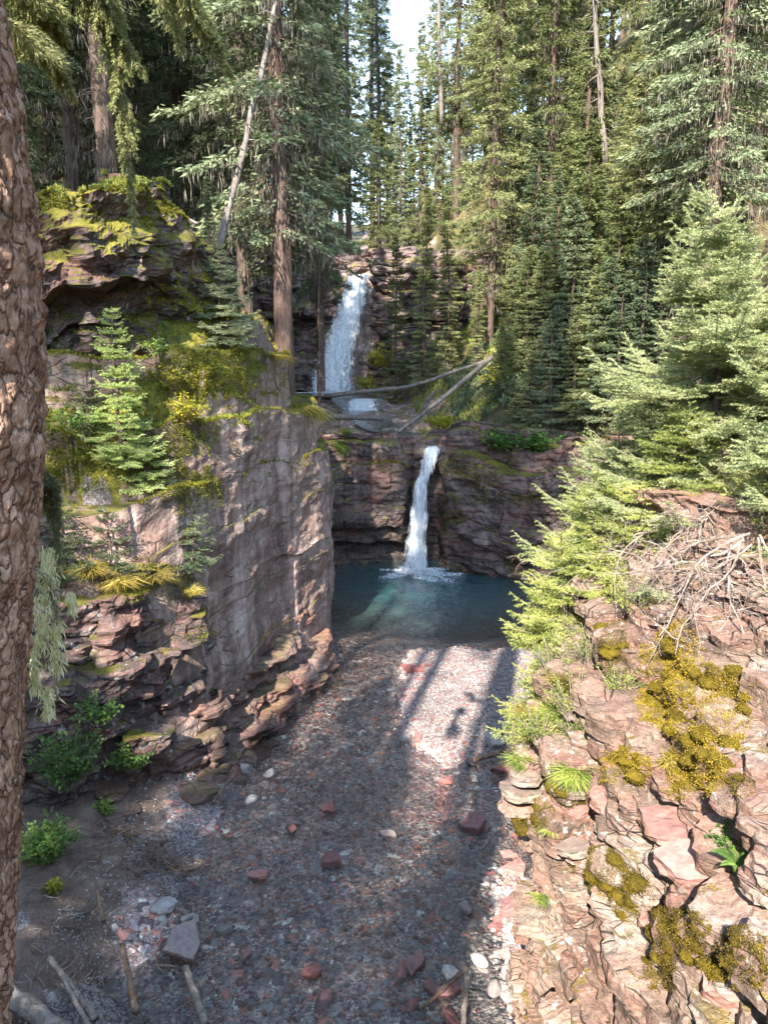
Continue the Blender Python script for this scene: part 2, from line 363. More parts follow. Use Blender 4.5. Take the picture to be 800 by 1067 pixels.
def moss_body(name, a, b, c):
    t = NT(name); co = t.coord(); col = t.ramp(t.math('ADD', t.math('MULTIPLY', t.noise(co, 4, 4), .5), t.math('MULTIPLY', t.noise(co, 60, 4, .75), .5)), [(.36, a), (.5, b), (.64, c)])
    bs = t.n('BsdfPrincipled', {'Base Color': col, 'Roughness': .95, 'Normal': t.bump(t.noise(co, 70, 5, .8), 1., .03)}); bs.inputs['Specular IOR Level'].default_value = .1
    return t.done(bs.outputs[0])
M['moss_body'] = moss_body('moss_cushion', (.05, .038, .008), (.14, .10, .012), (.24, .17, .02))
M['moss_g'] = leaf_mat('green_moss', (.09, .09, .013), (.22, .20, .022), (.34, .30, .035), trans=.2, nsc=3)
M['needle_litter'] = leaf_mat('fallen_needles', (.06, .04, .025), (.15, .10, .07), (.26, .19, .13), trans=0, nsc=3)

# ------------------------------------------------------------------ terrain
def sdpoly(x, y, poly):
    """distance inside (+) / outside (-)"""
    P = np.asarray(poly, float); d = np.full(x.shape, 1e9); ins = np.zeros(x.shape, bool)
    for i in range(len(P)):
        a = P[i]; b = P[(i + 1) % len(P)]; e = b - a
        t = np.clip(((x - a[0]) * e[0] + (y - a[1]) * e[1]) / (e @ e), 0, 1)
        d = np.minimum(d, np.hypot(x - a[0] - e[0] * t, y - a[1] - e[1] * t))
        c = ((a[1] > y) != (b[1] > y)) & (x < (b[0] - a[0]) * (y - a[1]) / (b[1] - a[1] + 1e-12) + a[0])
        ins ^= c
    return np.where(ins, d, -d)
LEFT = [(-60, 10.5), (-9, 11.3), (-6.2, 12.2), (-4.4, 13.0), (-3.9, 14.8), (-2.3, 19.4), (-2.5, 21.2), (-4.8, 25.6), (-6.2, 29), (-7, 44), (-60, 60)]
PLAT = [(-60, 13), (-9, 13.8), (-5.8, 14.7), (-4.7, 15.6), (-4.2, 16.8), (-4.8, 18.5), (-6, 22), (-8, 30), (-9, 44), (-60, 60)]
LEDGE = [(-60, -60), (60, -60), (60, 1.0), (5, .6), (1.2, -.4), (0, -.1), (-.7, 1.2), (-1.3, 1.75), (-3.2, 1.6), (-60, 2.4)]
BAR = [(.75, 20.2), (5.2, 20.4), (4.6, 17.6), (3.2, 15.4), (1.3, 13.6), (.45, 14.6)]
def hgt(x, y, detail=True):
    x = np.asarray(x, float); y = np.asarray(y, float); x, y = np.broadcast_arrays(x, y)
    fl = np.interp(y, [-99, 28.7, 29.1, 34, 41, 44.2, 45.2, 60, 100, 200, 500], [-.13, -.13, 4.3, 4.9, 5.7, 5.9, 12.6, 15, 22, 40, 70])
    xl = np.interp(y, [5, 10, 12.4, 15.8, 18.5, 24, 28, 31, 43, 46, 60, 200], [-2.9, -2.9, -2.7, -2.5, -2.5, -4, -6, -5.5, -6, -4, -5, -16])
    xr = np.interp(y, [3, 9, 11, 14, 17, 19, 21.5, 24.2, 26, 27.4, 29.0, 35, 43, 46, 60, 200], [3, 3.2, 3.6, 4.2, 5.0, 7.6, 8.0, 7.0, 5.2, 3.4, 3.0, 1.6, .6, 1., 2., 8])
    z = fl
    z = z - 1.7 * sstep(0, 1, 1.05 - np.hypot((x - 1.9) / 7.0, (y - 27) / 8.4)) * (y < 28.8)
    b = sdpoly(x, y, BAR); z = z + .22 * sstep(-.8, .35, b)
    dl = np.maximum(xl - x, 0); dr = np.maximum(x - xr, 0)
    near = y < 28.9
    zl = np.where(near, np.minimum(dl * .50, .9) + .35 * np.maximum(dl - 2.5, 0), dl * .75)
    zr = np.where(near, np.where(y > 18, np.minimum(dr * 4., 4.7) + .62 * np.maximum(dr - 1.1, 0), np.minimum(dr * 1.45, 6.5) + .55 * np.maximum(dr - 4.2, 0)), np.minimum(dr * .95, 22) + .3 * np.maximum(dr - 22, 0))
    z = z + zl + zr
    z = z + .18 * sstep(.9, 2.0, x) * sstep(11.5, 9.5, y) * (y < 13)          # cobble bank near right
    a = sdpoly(x, y, LEFT)
    top = np.where(y < 16.5, 5.35 + .80 * (y - 12.2), 8.8) + .0 * x
    top = top + .10 * np.clip(-3 - x, 0, 20) + np.maximum(y - 22, 0) * .12 - 1.8 * sstep(-3.3, -2.3, x) * sstep(17, 21, y)
    z = np.where(a > -.0, np.maximum(z, z + (top - z) * sstep(-.02, .30, a)), z)
    p = sdpoly(x, y, PLAT)
    z = np.where(p > 0, np.maximum(z, z + (9.95 + .12 * np.clip(-4 - x, 0, 60) + .10 * np.maximum(y - 18, 0) - z) * sstep(0, .5, p)), z)
    l = sdpoly(x, y, LEDGE)
    z = np.where(l > -.3, np.maximum(z, z + (5.75 + .25 * np.maximum(-y, 0) ** .8 - z) * sstep(-.3, .25, l)), z)
    if detail:
        q = np.stack([x, y, 0 * x], -1)
        amp = np.where((x > xl) & (x < xr) & near, .04, .22)
        z = z + amp * fbm(q * .8, 4) + .03 * fbm(q * 4, 3)
        z = z + sstep(2, 6, np.abs(x)) * (np.abs(y - 8) > 12) * .5 * fbm(q * .13, 3)
    return z
def axis(lo, hi, d, far, g=1.13):
    a = list(np.arange(lo, hi + 1e-6, d)); s = d; v = hi; w = lo
    while v < far[1]: s *= g; v += s; a.append(v)
    s = d
    while w > far[0]: s *= g; w -= s; a.insert(0, w)
    return np.array(a)
gx = axis(-7.5, 9, .11, (-420, 420)); gy = axis(3.5, 31, .11, (-120, 650))
GX, GY = np.meshgrid(gx, gy); GZ = hgt(GX, GY)
tV = np.stack([GX, GY, GZ], -1).reshape(-1, 3)
ground = np_mesh('ground', tV, grid_faces(len(gy), len(gx)), M['ground'], True); meta(ground, kind='structure', label='creek bed and forest floor of stones, soil and gravel')
def attr(o, name, arr):
    a = o.data.attributes.new(name, 'FLOAT', 'POINT'); a.data.foreach_set('value', np.asarray(arr, np.float32).ravel())
xlv = np.interp(GY, [5, 10, 12.4, 15.8, 18.5, 24], [-3.1, -3.2, -3.3, -2.9, -2.5, -4])
soil = sstep(0, .9, xlv - GX) * (GY < 28)
soil = np.maximum(soil, sstep(.45, 1.2, GZ) * (GY < 28)); soil = np.maximum(soil, .55 * (GY > 28.8))
gq0 = np.stack([GX, GY, 0 * GX], -1); bar = sstep(-.45, .35, sdpoly(GX, GY, BAR) + .5 * fbm(gq0 * 1.6, 3)) * (.8 + .2 * sstep(-.3, .3, fbm(gq0 * .8, 2)))
gq = np.stack([GX, GY, 0 * GX], -1)
gb = sstep(.05, .3, fbm(gq * .55 + 5, 3)) * sstep(-2.6, -3.2, GX) * (GY < 14)
attr(ground, 'soil', soil * (1 - bar) * (1 - gb)); attr(ground, 'gravel', np.maximum(bar, gb) * (GY < 28))
attr(ground, 'forest', np.maximum(sstep(29, 31, GY) * sstep(0, 2, np.abs(GX + .5) - 2.5), np.maximum(sstep(2, 4, GZ) * (GX > 3), sstep(8.5, 9.5, GZ) * (GX < -3) * (GY > 17))))
attr(ground, 'moss', np.maximum.reduce([.9 * (sdpoly(GX, GY, PLAT) > -.1) * (GY < 18), sstep(4.6, 5.2, GZ) * (GX < -1.8) * (GY > 11) * (GY < 17.5) * .62, .42 * (GY > 30) * (GX > 1), .3 * (GY > 17.5) * (GX < -2)]))

# ------------------------------------------------------------------ layered cliffs
def smooth_path(P, n):
    P = np.asarray(P, float); d = np.concatenate([[0], np.cumsum(np.linalg.norm(np.diff(P, axis=0), axis=1))])
    return d
CLIFFS = {}
def strata_cliff(name, tab, du, dz, layer, block, jit, amp, seed, mat, flip=1, rnd=.03, freq=1., dip=0., keep=.45, label=None, smooth=False, fine=.012):
    rng = np.random.default_rng(seed)
    zs = [t[0] for t in tab]; Ps = [np.asarray(t[1], float) for t in tab]
    mean = sum(Ps) / len(Ps); seg = np.linalg.norm(np.diff(mean, axis=0), axis=1); cum = np.concatenate([[0], np.cumsum(seg)]); L = cum[-1]
    nu = int(L / du) + 1; us = np.linspace(0, L, nu)
    def cr(P):  # catmull-rom-ish resample
        out = np.empty((nu, 2)); T = np.gradient(P, cum, axis=0)
        i = np.clip(np.searchsorted(cum, us, 'right') - 1, 0, len(cum) - 2); h = (cum[i + 1] - cum[i])[:, None]; t = ((us - cum[i]) / h[:, 0])[:, None]
        lin = P[i] * (1 - t) + P[i + 1] * t
        her = (2 * t ** 3 - 3 * t ** 2 + 1) * P[i] + (t ** 3 - 2 * t ** 2 + t) * h * T[i] + (-2 * t ** 3 + 3 * t ** 2) * P[i + 1] + (t ** 3 - t ** 2) * h * T[i + 1]
        return .35 * lin + .65 * her
    C = [cr(P) for P in Ps]
    def contour(z):
        k = int(np.clip(np.searchsorted(zs, z, 'right') - 1, 0, len(zs) - 2)); t = np.clip((z - zs[k]) / (zs[k + 1] - zs[k]), 0, 1)
        return C[k] * (1 - t) + C[k + 1] * t
    warp = dip * fbm(np.stack([us * .25, us * 0 + seed, us * 0], -1), 3)
    rows = []; z = zs[0]; prev = None; off = None
    while z < zs[-1] - 1e-3:
        T = min(rng.uniform(*layer) * (1 if rng.random() > .25 else .5), zs[-1] - z); T = max(T, .02)
        c = contour(z + T * .5)
        tg = np.gradient(c, axis=0); n = np.stack([tg[:, 1], -tg[:, 0]], 1) * flip; n = unit(n)
        if off is None or rng.random() > keep:
            cuts = np.cumsum(rng.uniform(*block, size=int(L / block[0]) + 3)) - rng.uniform(0, block[1]); vals = rng.normal(0, jit, size=len(cuts) + 1)
            off = vals[np.searchsorted(cuts, us)]
            dd = np.min(np.abs(us[:, None] - cuts[None, :]), axis=1); joint = np.exp(-(dd / (du * .9)) ** 2) * rng.uniform(0, .06)
        o = off + rng.normal(0, jit * .35) - joint
        nr = max(2, int(round(T / dz)))
        lay = []
        for r in range(nr + 1):
            f = r / nr
            e = -rnd * (abs(2 * f - 1) ** 5) * rng.uniform(.7, 1.3)
            xy = c + n * (o + e)[:, None]
            lay.append(np.concatenate([xy, (z + T * f + warp)[:, None]], 1))
        if rows:
            a, b = rows[-1], lay[0]; dist = np.percentile(np.linalg.norm(a - b, axis=1), 80); m = int(dist / max(dz, du)) 
            for q in range(1, m + 1):
                t = q / (m + 1); rows.append(a * (1 - t) + b * t)
        rows += lay; z += T
    A = np.array(rows); nr = len(A)
    tg = np.gradient(A, axis=1); n = unit(np.stack([tg[..., 1], -tg[..., 0], 0 * tg[..., 0]], -1) * flip)
    Q = A * np.array([1, 1, 1.6]) * freq
    A = A + n * (amp * fbm(Q * .8 + seed, 4))[..., None] + n * (fine * fbm(Q * 6 + seed, 3))[..., None]
    A[..., 2] += fine * 1.2 * fbm(Q * 2.3 + 9, 3)
    o = np_mesh(name, A.reshape(-1, 3), grid_faces(nr, nu, flip < 0), mat, smooth); meta(o, kind='structure', label=label)
    CLIFFS[name + str(seed)] = A
    return o, A

# main left pillar and lower left wall
LP0 = [(-12, 9.5), (-8.5, 10.2), (-6.2, 11.0), (-4.6, 11.9), (-3.7, 13.0), (-3.35, 14.2), (-2.7, 16.2), (-1.95, 18.4), (-1.45, 20.0), (-1.6, 21.4), (-2.6, 23.2), (-4.2, 25.5)]
def mv(P, ds): return [(p[0] + d[0], p[1] + d[1]) for p, d in zip(P, ds)]
Z0 = [(0, 0)] * 12
LPm = mv(LP0, [(0, .2), (0, .25), (0, .3), (.1, .1), (.1, .1), (0, 0), (-.1, 0), (-.15, 0), (-.05, 0), (0, 0), (0, 0), (0, 0)])
LP5 = mv(LPm, [(0, .4), (0, .45), (0, .3), (0, .2), (-.05, .1), (-.05, .1), (-.05, 0), (-.05, 0), (0, 0), (0, 0), (0, 0), (0, 0)])
LP7 = mv(LPm, [(0, 2.2), (0, 2.1), (0, 2.0), (.0, 1.9), (-.1, 1.2), (-.1, .5), (-.05, 0), (-.15, 0), (-.5, 0), (-.6, 0), (-.5, 0), (0, 0)])
LP8 = mv(LPm, [(0, 3.2), (0, 3.1), (0, 3.0), (-.2, 2.9), (-.5, 2.4), (-.4, 1.7), (-.35, .7), (-.6, .2), (-1.3, 0), (-1.3, 0), (-1.0, 0), (0, 0)])
LP9 = mv(LPm, [(0, 4.), (0, 4.), (0, 4.), (-.6, 3.8), (-1.2, 3.2), (-1.2, 2.4), (-1.3, 1.2), (-1.8, .2), (-2.3, 0), (-2.1, 0), (-1.6, 0), (0, 0)])
strata_cliff('cliff', [(-.4, LP0), (1.2, LPm), (5.1, LP5), (6.6, LP7), (7.9, LP8), (9.0, LP9)], .055, .055, (.7, 2.2), (1.2, 3.5), .04, .16, 5, M['pillar'], freq=.55, dip=.6, keep=.55, rnd=.0, fine=.022,
             label='tall streaked pink-grey rock wall on the left of the creek')
# darker broken wall at lower left in front of the same rock
D0 = [(-9.5, 9.2), (-7.6, 9.9), (-6.2, 10.5), (-5.0, 11.1), (-4.2, 11.9), (-3.75, 12.8), (-3.6, 13.7), (-3.8, 14.6)]
D3 = mv(D0, [(0, .1)] * 8); D4 = mv(D0, [(0, .6), (0, .6), (0, .55), (-.05, .5), (-.1, .4), (-.1, .3), (-.1, .1), (0, 0)])
D5 = mv(D0, [(0, 1.4), (0, 1.4), (-.1, 1.3), (-.2, 1.2), (-.3, 1.0), (-.3, .8), (-.3, .4), (0, 0)])
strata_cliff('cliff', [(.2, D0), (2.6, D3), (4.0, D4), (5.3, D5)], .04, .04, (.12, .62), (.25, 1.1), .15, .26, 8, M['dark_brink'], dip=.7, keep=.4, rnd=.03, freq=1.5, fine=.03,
             label='dark broken layered rock wall below the mossy slope on the left')
# upper overhanging crag
U0 = [(-10.5, 13.2), (-8, 13.6), (-6.2, 14.3), (-5.0, 15.0), (-4.3, 15.9), (-4.0, 17.0), (-4.4, 18.6)]
U1 = mv(U0, [(0, -.1), (0, -.1), (.1, -.2), (.1, -.2), (.1, -.1), (0, 0), (0, 0)])
U2 = mv(U0, [(0, -.9), (0, -.9), (.2, -1.1), (.3, -1.1), (.3, -.7), (.3, -.3), (0, 0)])
U3 = mv(U0, [(0, -.7), (0, -.7), (.1, -.8), (.2, -.8), (.2, -.5), (.2, -.2), (0, 0)])
U4 = mv(U0, [(0, .6), (0, .5), (0, .3), (-.2, .3), (-.3, .3), (-.4, .1), (0, 0)])
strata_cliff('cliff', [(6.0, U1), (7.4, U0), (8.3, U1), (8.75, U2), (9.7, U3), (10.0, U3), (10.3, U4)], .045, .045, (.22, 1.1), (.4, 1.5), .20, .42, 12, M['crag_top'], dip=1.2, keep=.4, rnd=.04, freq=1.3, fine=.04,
             label='overhanging dark crag with a mossy cap at upper left')
# low ledge at the pillar foot
E0 = [(-5.6, 10.2), (-4.5, 11.0), (-3.6, 11.7), (-3.0, 12.5), (-2.7, 13.6), (-2.2, 14.9), (-1.75, 16.2), (-1.45, 17.6), (-1.5, 18.7), (-1.7, 19.8)]
E1 = mv(E0, [(-.3, .4)] * 4 + [(-.35, .3)] * 6); E2 = mv(E0, [(-.9, .8), (-.9, .8), (-.8, .7), (-.7, .5)] + [(-.7, .2)] * 6)
E3 = mv(E0, [(-1.6, 1.4), (-1.5, 1.2), (-1.2, .9), (-1.0, .6)] + [(-.95, .2)] * 6)
strata_cliff('rock_ledge', [(-.35, E0), (.25, E0), (.55, E1), (.85, E2), (1.5, E3)], .04, .035, (.07, .4), (.4, 1.4), .16, .34, 21, M['ledge'], dip=.45, keep=.3, rnd=.03, freq=1.3, fine=.025,
             label='low brown rock ledge sloping into the creek at the foot of the left wall')
# back gorge wall with the lower falls
B0 = [(-5.5, 24.0), (-3.4, 25.8), (-1.8, 26.5), (-.4, 26.8), (.75, 27.1), (1.05, 28.4), (2.05, 28.4), (2.25, 26.9), (3.3, 26.4), (4.8, 25.6), (6.3, 24.2), (7.4, 21.5), (8.6, 18.2)]
n13 = [(0, 0)] * 13
Bc = mv(B0, [(0, .5), (-.2, 1.1), (0, 1.5), (0, 1.4), (0, 1.2), (0, 0), (0, .1), (0, .3), (0, .2), (.1, .1), (.2, .2), (.2, .1), (0, 0)])
Bt = mv(B0, [(0, .3), (0, .2), (0, .3), (0, .3), (0, .3), (0, .1), (0, .3), (.2, 1.0), (.4, 1.2), (.5, 1.0), (.8, .8), (.8, .2), (0, 0)])
Bu = mv(B0, [(0, 1.3), (0, 1.3), (0, 1.4), (0, 1.5), (-.05, 1.4), (0, .6), (.1, .8), (.4, 1.9), (.5, 2.0), (.7, 1.7), (1.3, 1.2), (1.3, .4), (0, 0)])
strata_cliff('cliff', [(-2.4, Bc), (.9, Bc), (1.7, mv(B0, [(0, .1)] * 13)), (2.1, B0), (3.9, mv(B0, [(0, .05)] * 13)), (4.5, Bt), (5.1, Bu)], .06, .05, (.12, .85), (.5, 3.0), .10, .26, 33, M['back'], dip=.7, keep=.4, rnd=.025, fine=.025,
             label='layered dark red rock wall around the lower waterfall at the back of the pool')
# cap wall at right above the lower falls
K0 = [(3.2, 27.9), (4.2, 27.2), (5.2, 26.9), (6.3, 26.3), (7.4, 25.0), (8.5, 22.8)]
strata_cliff('cliff', [(3.6, K0), (4.6, mv(K0, [(0, .05)] * 6)), (4.95, mv(K0, [(.1, .5)] * 6)), (5.4, mv(K0, [(.4, 1.6)] * 6))], .06, .06, (.2, .7), (.5, 1.5), .08, .22, 35, M['back'], dip=.3, label='reddish block of rock above the right side of the pool wall')
# upper falls headwall
H0 = [(-13, 38), (-9.5, 40.8), (-7, 42.3), (-5.2, 43.2), (-4.2, 44.0), (-2.6, 44.6), (-1.2, 44.6), (-.5, 43.6), (.8, 42.6), (2.4, 42.2), (5, 41.5), (9, 40)]
H1 = mv(H0, [(0, .3)] * 5 + [(.5, .6)] * 3 + [(0, .3)] * 4); H2 = mv(H0, [(0, 1.1)] * 5 + [(.3, 1.0)] * 3 + [(0, .9)] * 4); H3 = mv(H0, [(0, 2.4)] * 12)
strata_cliff('cliff', [(4.8, H0), (9, H1), (12.6, H2), (13.8, H3)], .11, .09, (.15, .9), (.6, 2.2), .22, .5, 41, M['upper'], dip=.7, keep=.4, rnd=.08,
             label='dark stepped rock wall behind the upper waterfall')
# near right crag
N0 = [(3.4, .6), (2.6, 1.2), (2.05, 3.0), (1.82, 4.6), (1.56, 6.5), (1.84, 7.8), (2.6, 8.9), (4.2, 9.8), (6.6, 11)]
N32 = [(3.3, .8), (2.5, 1.4), (2.03, 3.0), (1.80, 4.6), (1.53, 6.5), (1.82, 7.7), (2.6, 8.6), (4.2, 9.4), (6.6, 10.6)]
N42 = [(3.5, .9), (2.7, 1.5), (2.15, 3.0), (1.95, 4.6), (1.72, 6.5), (1.85, 7.7), (2.8, 8.5), (4.3, 9.3), (6.7, 10.5)]
N48 = [(3.7, 1.0), (2.6, 1.6), (2.1, 3.1), (2.3, 4.6), (2.15, 6.4), (2.15, 7.7), (2.95, 8.5), (4.4, 9.2), (6.8, 10.4)]
N54 = [(4.0, 1.1), (3.1, 1.7), (2.8, 3.3), (3.0, 4.9), (2.7, 6.4), (2.45, 7.8), (3.0, 8.6), (4.5, 9.2), (6.8, 10.3)]
N64 = [(4.8, 1.2), (4.2, 1.9), (3.9, 3.5), (3.8, 5.4), (3.3, 6.8), (2.85, 8.1), (3.3, 8.8), (4.7, 9.3), (7, 10.2)]
N70 = [(5.6, 1.3), (5.2, 2.1), (5.1, 3.7), (4.9, 5.8), (4.5, 7.1), (4.0, 8.4), (4.2, 9.1), (5.2, 9.5), (7.2, 10.2)]
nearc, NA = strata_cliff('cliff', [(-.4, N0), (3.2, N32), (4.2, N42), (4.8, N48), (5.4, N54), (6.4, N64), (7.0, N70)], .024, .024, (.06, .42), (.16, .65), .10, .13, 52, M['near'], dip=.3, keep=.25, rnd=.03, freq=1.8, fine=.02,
             label='sunlit pink and red layered crag with golden moss in the right foreground')
# ledge below the camera (left near side)
G0 = [(-9, 2.3), (-5, 2.1), (-3.2, 1.9), (-1.6, 1.95), (-.75, 1.4), (0, .25), (1.2, 0), (3.4, .6)]
strata_cliff('cliff', [(-.3, G0), (3, mv(G0, [(0, -.1)] * 8)), (5.3, mv(G0, [(-.05, -.25)] * 8)), (5.8, mv(G0, [(-.2, -.8)] * 8))], .08, .08, (.1, .5), (.4, 1.4), .06, .15, 61, M['ledge'], dip=.2, label='rock ledge that the viewer stands on')

# ------------------------------------------------------------------ water
wx = np.arange(-5, 9.01, .12); wy = np.arange(2.0, 28.9, .12); WX, WY = np.meshgrid(wx, wy)
q = np.stack([WX, WY, 0 * WX], -1); WZ = .018 * fbm(q * 1.5, 3) + .006 * fbm(q * 6, 2)
wat = np_mesh('water', np.stack([WX, WY, WZ], -1).reshape(-1, 3), grid_faces(len(wy), len(wx)), M['water'], True)
meta(wat, kind='structure', label='clear shallow creek opening from a teal pool')
attr(wat, 'deep', sstep(.15, 1.6, -hgt(WX, WY, False)))

def fall(name, axis_pts, widths, n_across=40, depth=.35, seed=0, label=''):
    """a falling sheet of water: a curved, thick, ropey surface following axis points"""
    P = np.asarray(axis_pts, float); t = np.linspace(0, 1, len(P)); n = 150; s = np.linspace(0, 1, n)
    C = np.stack([np.interp(s, t, P[:, k]) for k in range(3)], 1); W = np.interp(s, t, widths)
    obj = empty(name, P[-1]); 
    obj['kind'] = 'structure'; obj['label'] = label
    for lay in range(3):
        a = np.linspace(-1, 1, n_across)
        X = C[:, None, 0] + W[:, None] * a[None] * (.5 - .05 * lay)
        Z = np.broadcast_to(C[:, None, 2], X.shape).copy(); Y0 = np.broadcast_to(C[:, None, 1], X.shape)
        nn = fbm(np.stack([X * 3, Z * .5 + s[:, None] * 2, X * 0 + seed + lay * 7], -1), 4)
        Y = Y0 - depth * np.sqrt(np.clip(1 - a[None] ** 2, 0, 1)) * (.6 + .6 * nn) + lay * .10
        X = X + .10 * fbm(np.stack([Z * 1.1, X * 0 + lay, X], -1), 3) + .05 * nn
        o = np_mesh('water_sheet', np.stack([X - P[-1, 0], Y - P[-1, 1], Z - P[-1, 2]], -1).reshape(-1, 3), grid_faces(n, n_across), M['fall'], True, obj)
        attr(o, 'edge', np.broadcast_to(.17 - .52 * np.abs(a[None]) ** 2.0 - .05 * lay, X.shape))
    return obj
lb = atZ(435, 597, 0.0)
fall('waterfall', [(2.0, 29.3, 4.55), (1.88, 28.5, 4.5), (1.7, 27.9, 4.2), (1.5, 27.7, 3.4), (1.28, 27.5, 2.2), (1.18, 27.3, 1.0), (1.15, 27.0, -.05)], [1.0, .95, .75, .62, .72, .95, 1.35], depth=.25, seed=2,
     label='lower waterfall, a narrow white ribbon dropping into the teal pool')
u_t = atY(374, 290, 44.2); u_b = atY(344, 408, 41.6)
fall('waterfall', [(u_t[0], 45.4, 12.45), (u_t[0], 44.4, 12.3), (u_t[0] - .25, 43.8, 11.2), (u_t[0] - .7, 43.3, 9.6), (u_b[0] + .35, 42.6, 8.0), (u_b[0] + .05, 42.0, 6.6), (u_b[0], 41.4, 5.7)], [1.5, 1.75, 1.95, 2.1, 2.5, 2.9, 3.3], 60, .4, 5,
     label='tall upper waterfall sliding down the dark wall behind the pillar')
fall('waterfall', [(-1.0, 38.0, 5.75), (-1.05, 37.6, 5.7), (-1.1, 37.2, 5.45), (-1.1, 36.9, 5.2)], [1.8, 1.9, 2.0, 2.2], 40, .2, 9, label='small white cascade between the two waterfalls')
# upper creek surface
us_ = np.linspace(0, 1, 120); path = np.array([(-3.0, 42.2, 5.86), (-2.4, 40.5, 5.84), (-1.4, 38.2, 5.8), (-1.1, 37.2, 5.3), (-.9, 35, 5.05), (.2, 32, 4.75), (1.5, 30.2, 4.62), (1.95, 28.6, 4.52)])
tt = np.linspace(0, 1, len(path)); Cc = np.stack([np.interp(us_, tt, path[:, k]) for k in range(3)], 1); ww = np.interp(us_, [0, .15, .4, .7, 1], [2.2, 1.6, 1.1, .9, .55])
aa = np.linspace(-1, 1, 16); X = Cc[:, None, 0] + aa[None] * ww[:, None]; Y = Cc[:, None, 1] + 0 * X; Z = Cc[:, None, 2] + .03 * fbm(np.stack([X * 2, Y * 2, 0 * X], -1), 3)
uw = np_mesh('water', np.stack([X, Y, Z], -1).reshape(-1, 3), grid_faces(120, 16, True), M['water'], True); meta(uw, kind='structure', label='pale upper creek between the two waterfalls')
attr(uw, 'deep', np.full(X.shape, .25))
# foam at the foot of the falls
def foam(name, c, rx, ry, n, seed, label):
    rng = np.random.default_rng(seed); r = np.sqrt(rng.random(n)) ** 1.6; a = rng.uniform(0, 2 * pi, n)
    r = r * (.75 + .9 * fbm(np.stack([np.cos(a) * 1.6, np.sin(a) * 1.6, a * 0 + seed], -1), 3)); P = np.stack([c[0] + rx * r * np.cos(a), c[1] + ry * r * np.sin(a) - .1, c[2] + .02 + .22 * (1 - r) ** 2 * rng.random(n)], 1)
    mb = MB(); d = rvec(n, rng) * rng.uniform(.03, .10, n)[:, None]; d[:, 2] = abs(d[:, 2]) * .3; w = np.cross(unit(d), rvec(n, rng)) * .03
    mb.kites(P, d, w); o = mb.build(name, M['foam']); meta(o, kind='stuff', label=label, cat='foam')
t_ = NT('foam'); M['foam'] = t_.done(t_.n('BsdfPrincipled', {'Base Color': (.62, .65, .67, 1), 'Roughness': .5}).outputs[0])
foam('foam', (1.25, 26.75, 0), 1.5, 1.1, 4500, 1, 'white foam where the lower waterfall meets the pool')
foam('foam', (-3.0, 41.0, 5.87), 1.7, .8, 2500, 2, 'white foam at the foot of the upper waterfall')

# ------------------------------------------------------------------ stones
def ico(sub):
    import bmesh
    bm = bmesh.new(); bmesh.ops.create_icosphere(bm, subdivisions=sub, radius=1)
    V = np.array([v.co[:] for v in bm.verts]); F = np.array([[v.index for v in f.verts] for f in bm.faces]); bm.free(); return V, F
IC1, IC2, IC3 = ico(1), ico(2), ico(3)
def cobble(seed, flat=.55, ic=IC2):
    rng = np.random.default_rng(seed); V, F = ic
    V = V * (1 + .22 * fbm(V * .9 + seed * 3.1, 2)[:, None])
    for _ in range(4):   # knock flats into it
        n = rvec(1, rng)[0]; d = V @ n; k = .72; V = V - np.outer(np.maximum(d - k, 0), n) * .85
    return V * np.array([1, rng.uniform(.6, .9), flat * rng.uniform(.7, 1.2)]), F
def slab(seed, th=.22, k=6):
    rng = np.random.default_rng(seed); a = np.sort(rng.uniform(0, 2 * pi, k) * .25 + np.linspace(0, 2 * pi, k, endpoint=False)); r = rng.uniform(.7, 1.1, k)
    m = 4; pts = []
    for i in range(k):
        A = np.array([cos(a[i]) * r[i], sin(a[i]) * r[i] * .75]); j = (i + 1) % k; B = np.array([cos(a[j]) * r[j], sin(a[j]) * r[j] * .75])
        for q in range(m): pts.append(A + (B - A) * q / m + rng.normal(0, .025, 2))
    p = np.array(pts); n = len(p); tilt = rng.normal(0, .06, 2)
    rings = []
    for s, z in ((.93, -1), (1, -.75), (1.0, .7), (.93, 1.), (.5, 1.03)):
        q = p * s; rings.append(np.concatenate([q, (z * th + q @ tilt)[:, None] + rng.normal(0, .02, (n, 1))], 1))
    V = np.vstack(rings + [np.array([[0, 0, th * 1.03]]), np.array([[0, 0, -th]])]); i = np.arange(n); F4 = []; F3 = []
    for kx in range(4): F4.append(np.stack([kx * n + i, kx * n + (i + 1) % n, (kx + 1) * n + (i + 1) % n, (kx + 1) * n + i], 1))
    F3 = np.vstack([np.stack([4 * n + i, 4 * n + (i + 1) % n, np.full(n, 5 * n)], 1), np.stack([(i + 1) % n, i, np.full(n, 5 * n + 1)], 1)])
    return V, [F3, np.vstack(F4)]
def proto_mesh(name, VF, mat):
    o = np_mesh(name, VF[0], VF[1], mat, False); me = o.data; bpy.data.objects.remove(o); return me
COB = {m: [proto_mesh('stone', cobble(s), M[m]) for s in range(6)] for m in ('grey_stone', 'red_stone', 'pale_stone', 'pink_stone')}
SLB = {m: [proto_mesh('stone_slab', slab(s), M[m]) for s in range(10, 16)] for m in ('grey_stone', 'red_stone', 'pale_stone', 'pink_stone')}
def put(name, me, loc, size, rot, label, cat, group=None):
    o = bpy.data.objects.new(name, me); o.location = [float(c) for c in loc]; o.scale = (size,) * 3 if np.isscalar(size) else size; o.rotation_euler = rot
    COL.objects.link(o); return meta(o, label, cat, group)
def bed_z(x, y): return float(hgt(np.array([x]), np.array([y]))[0])
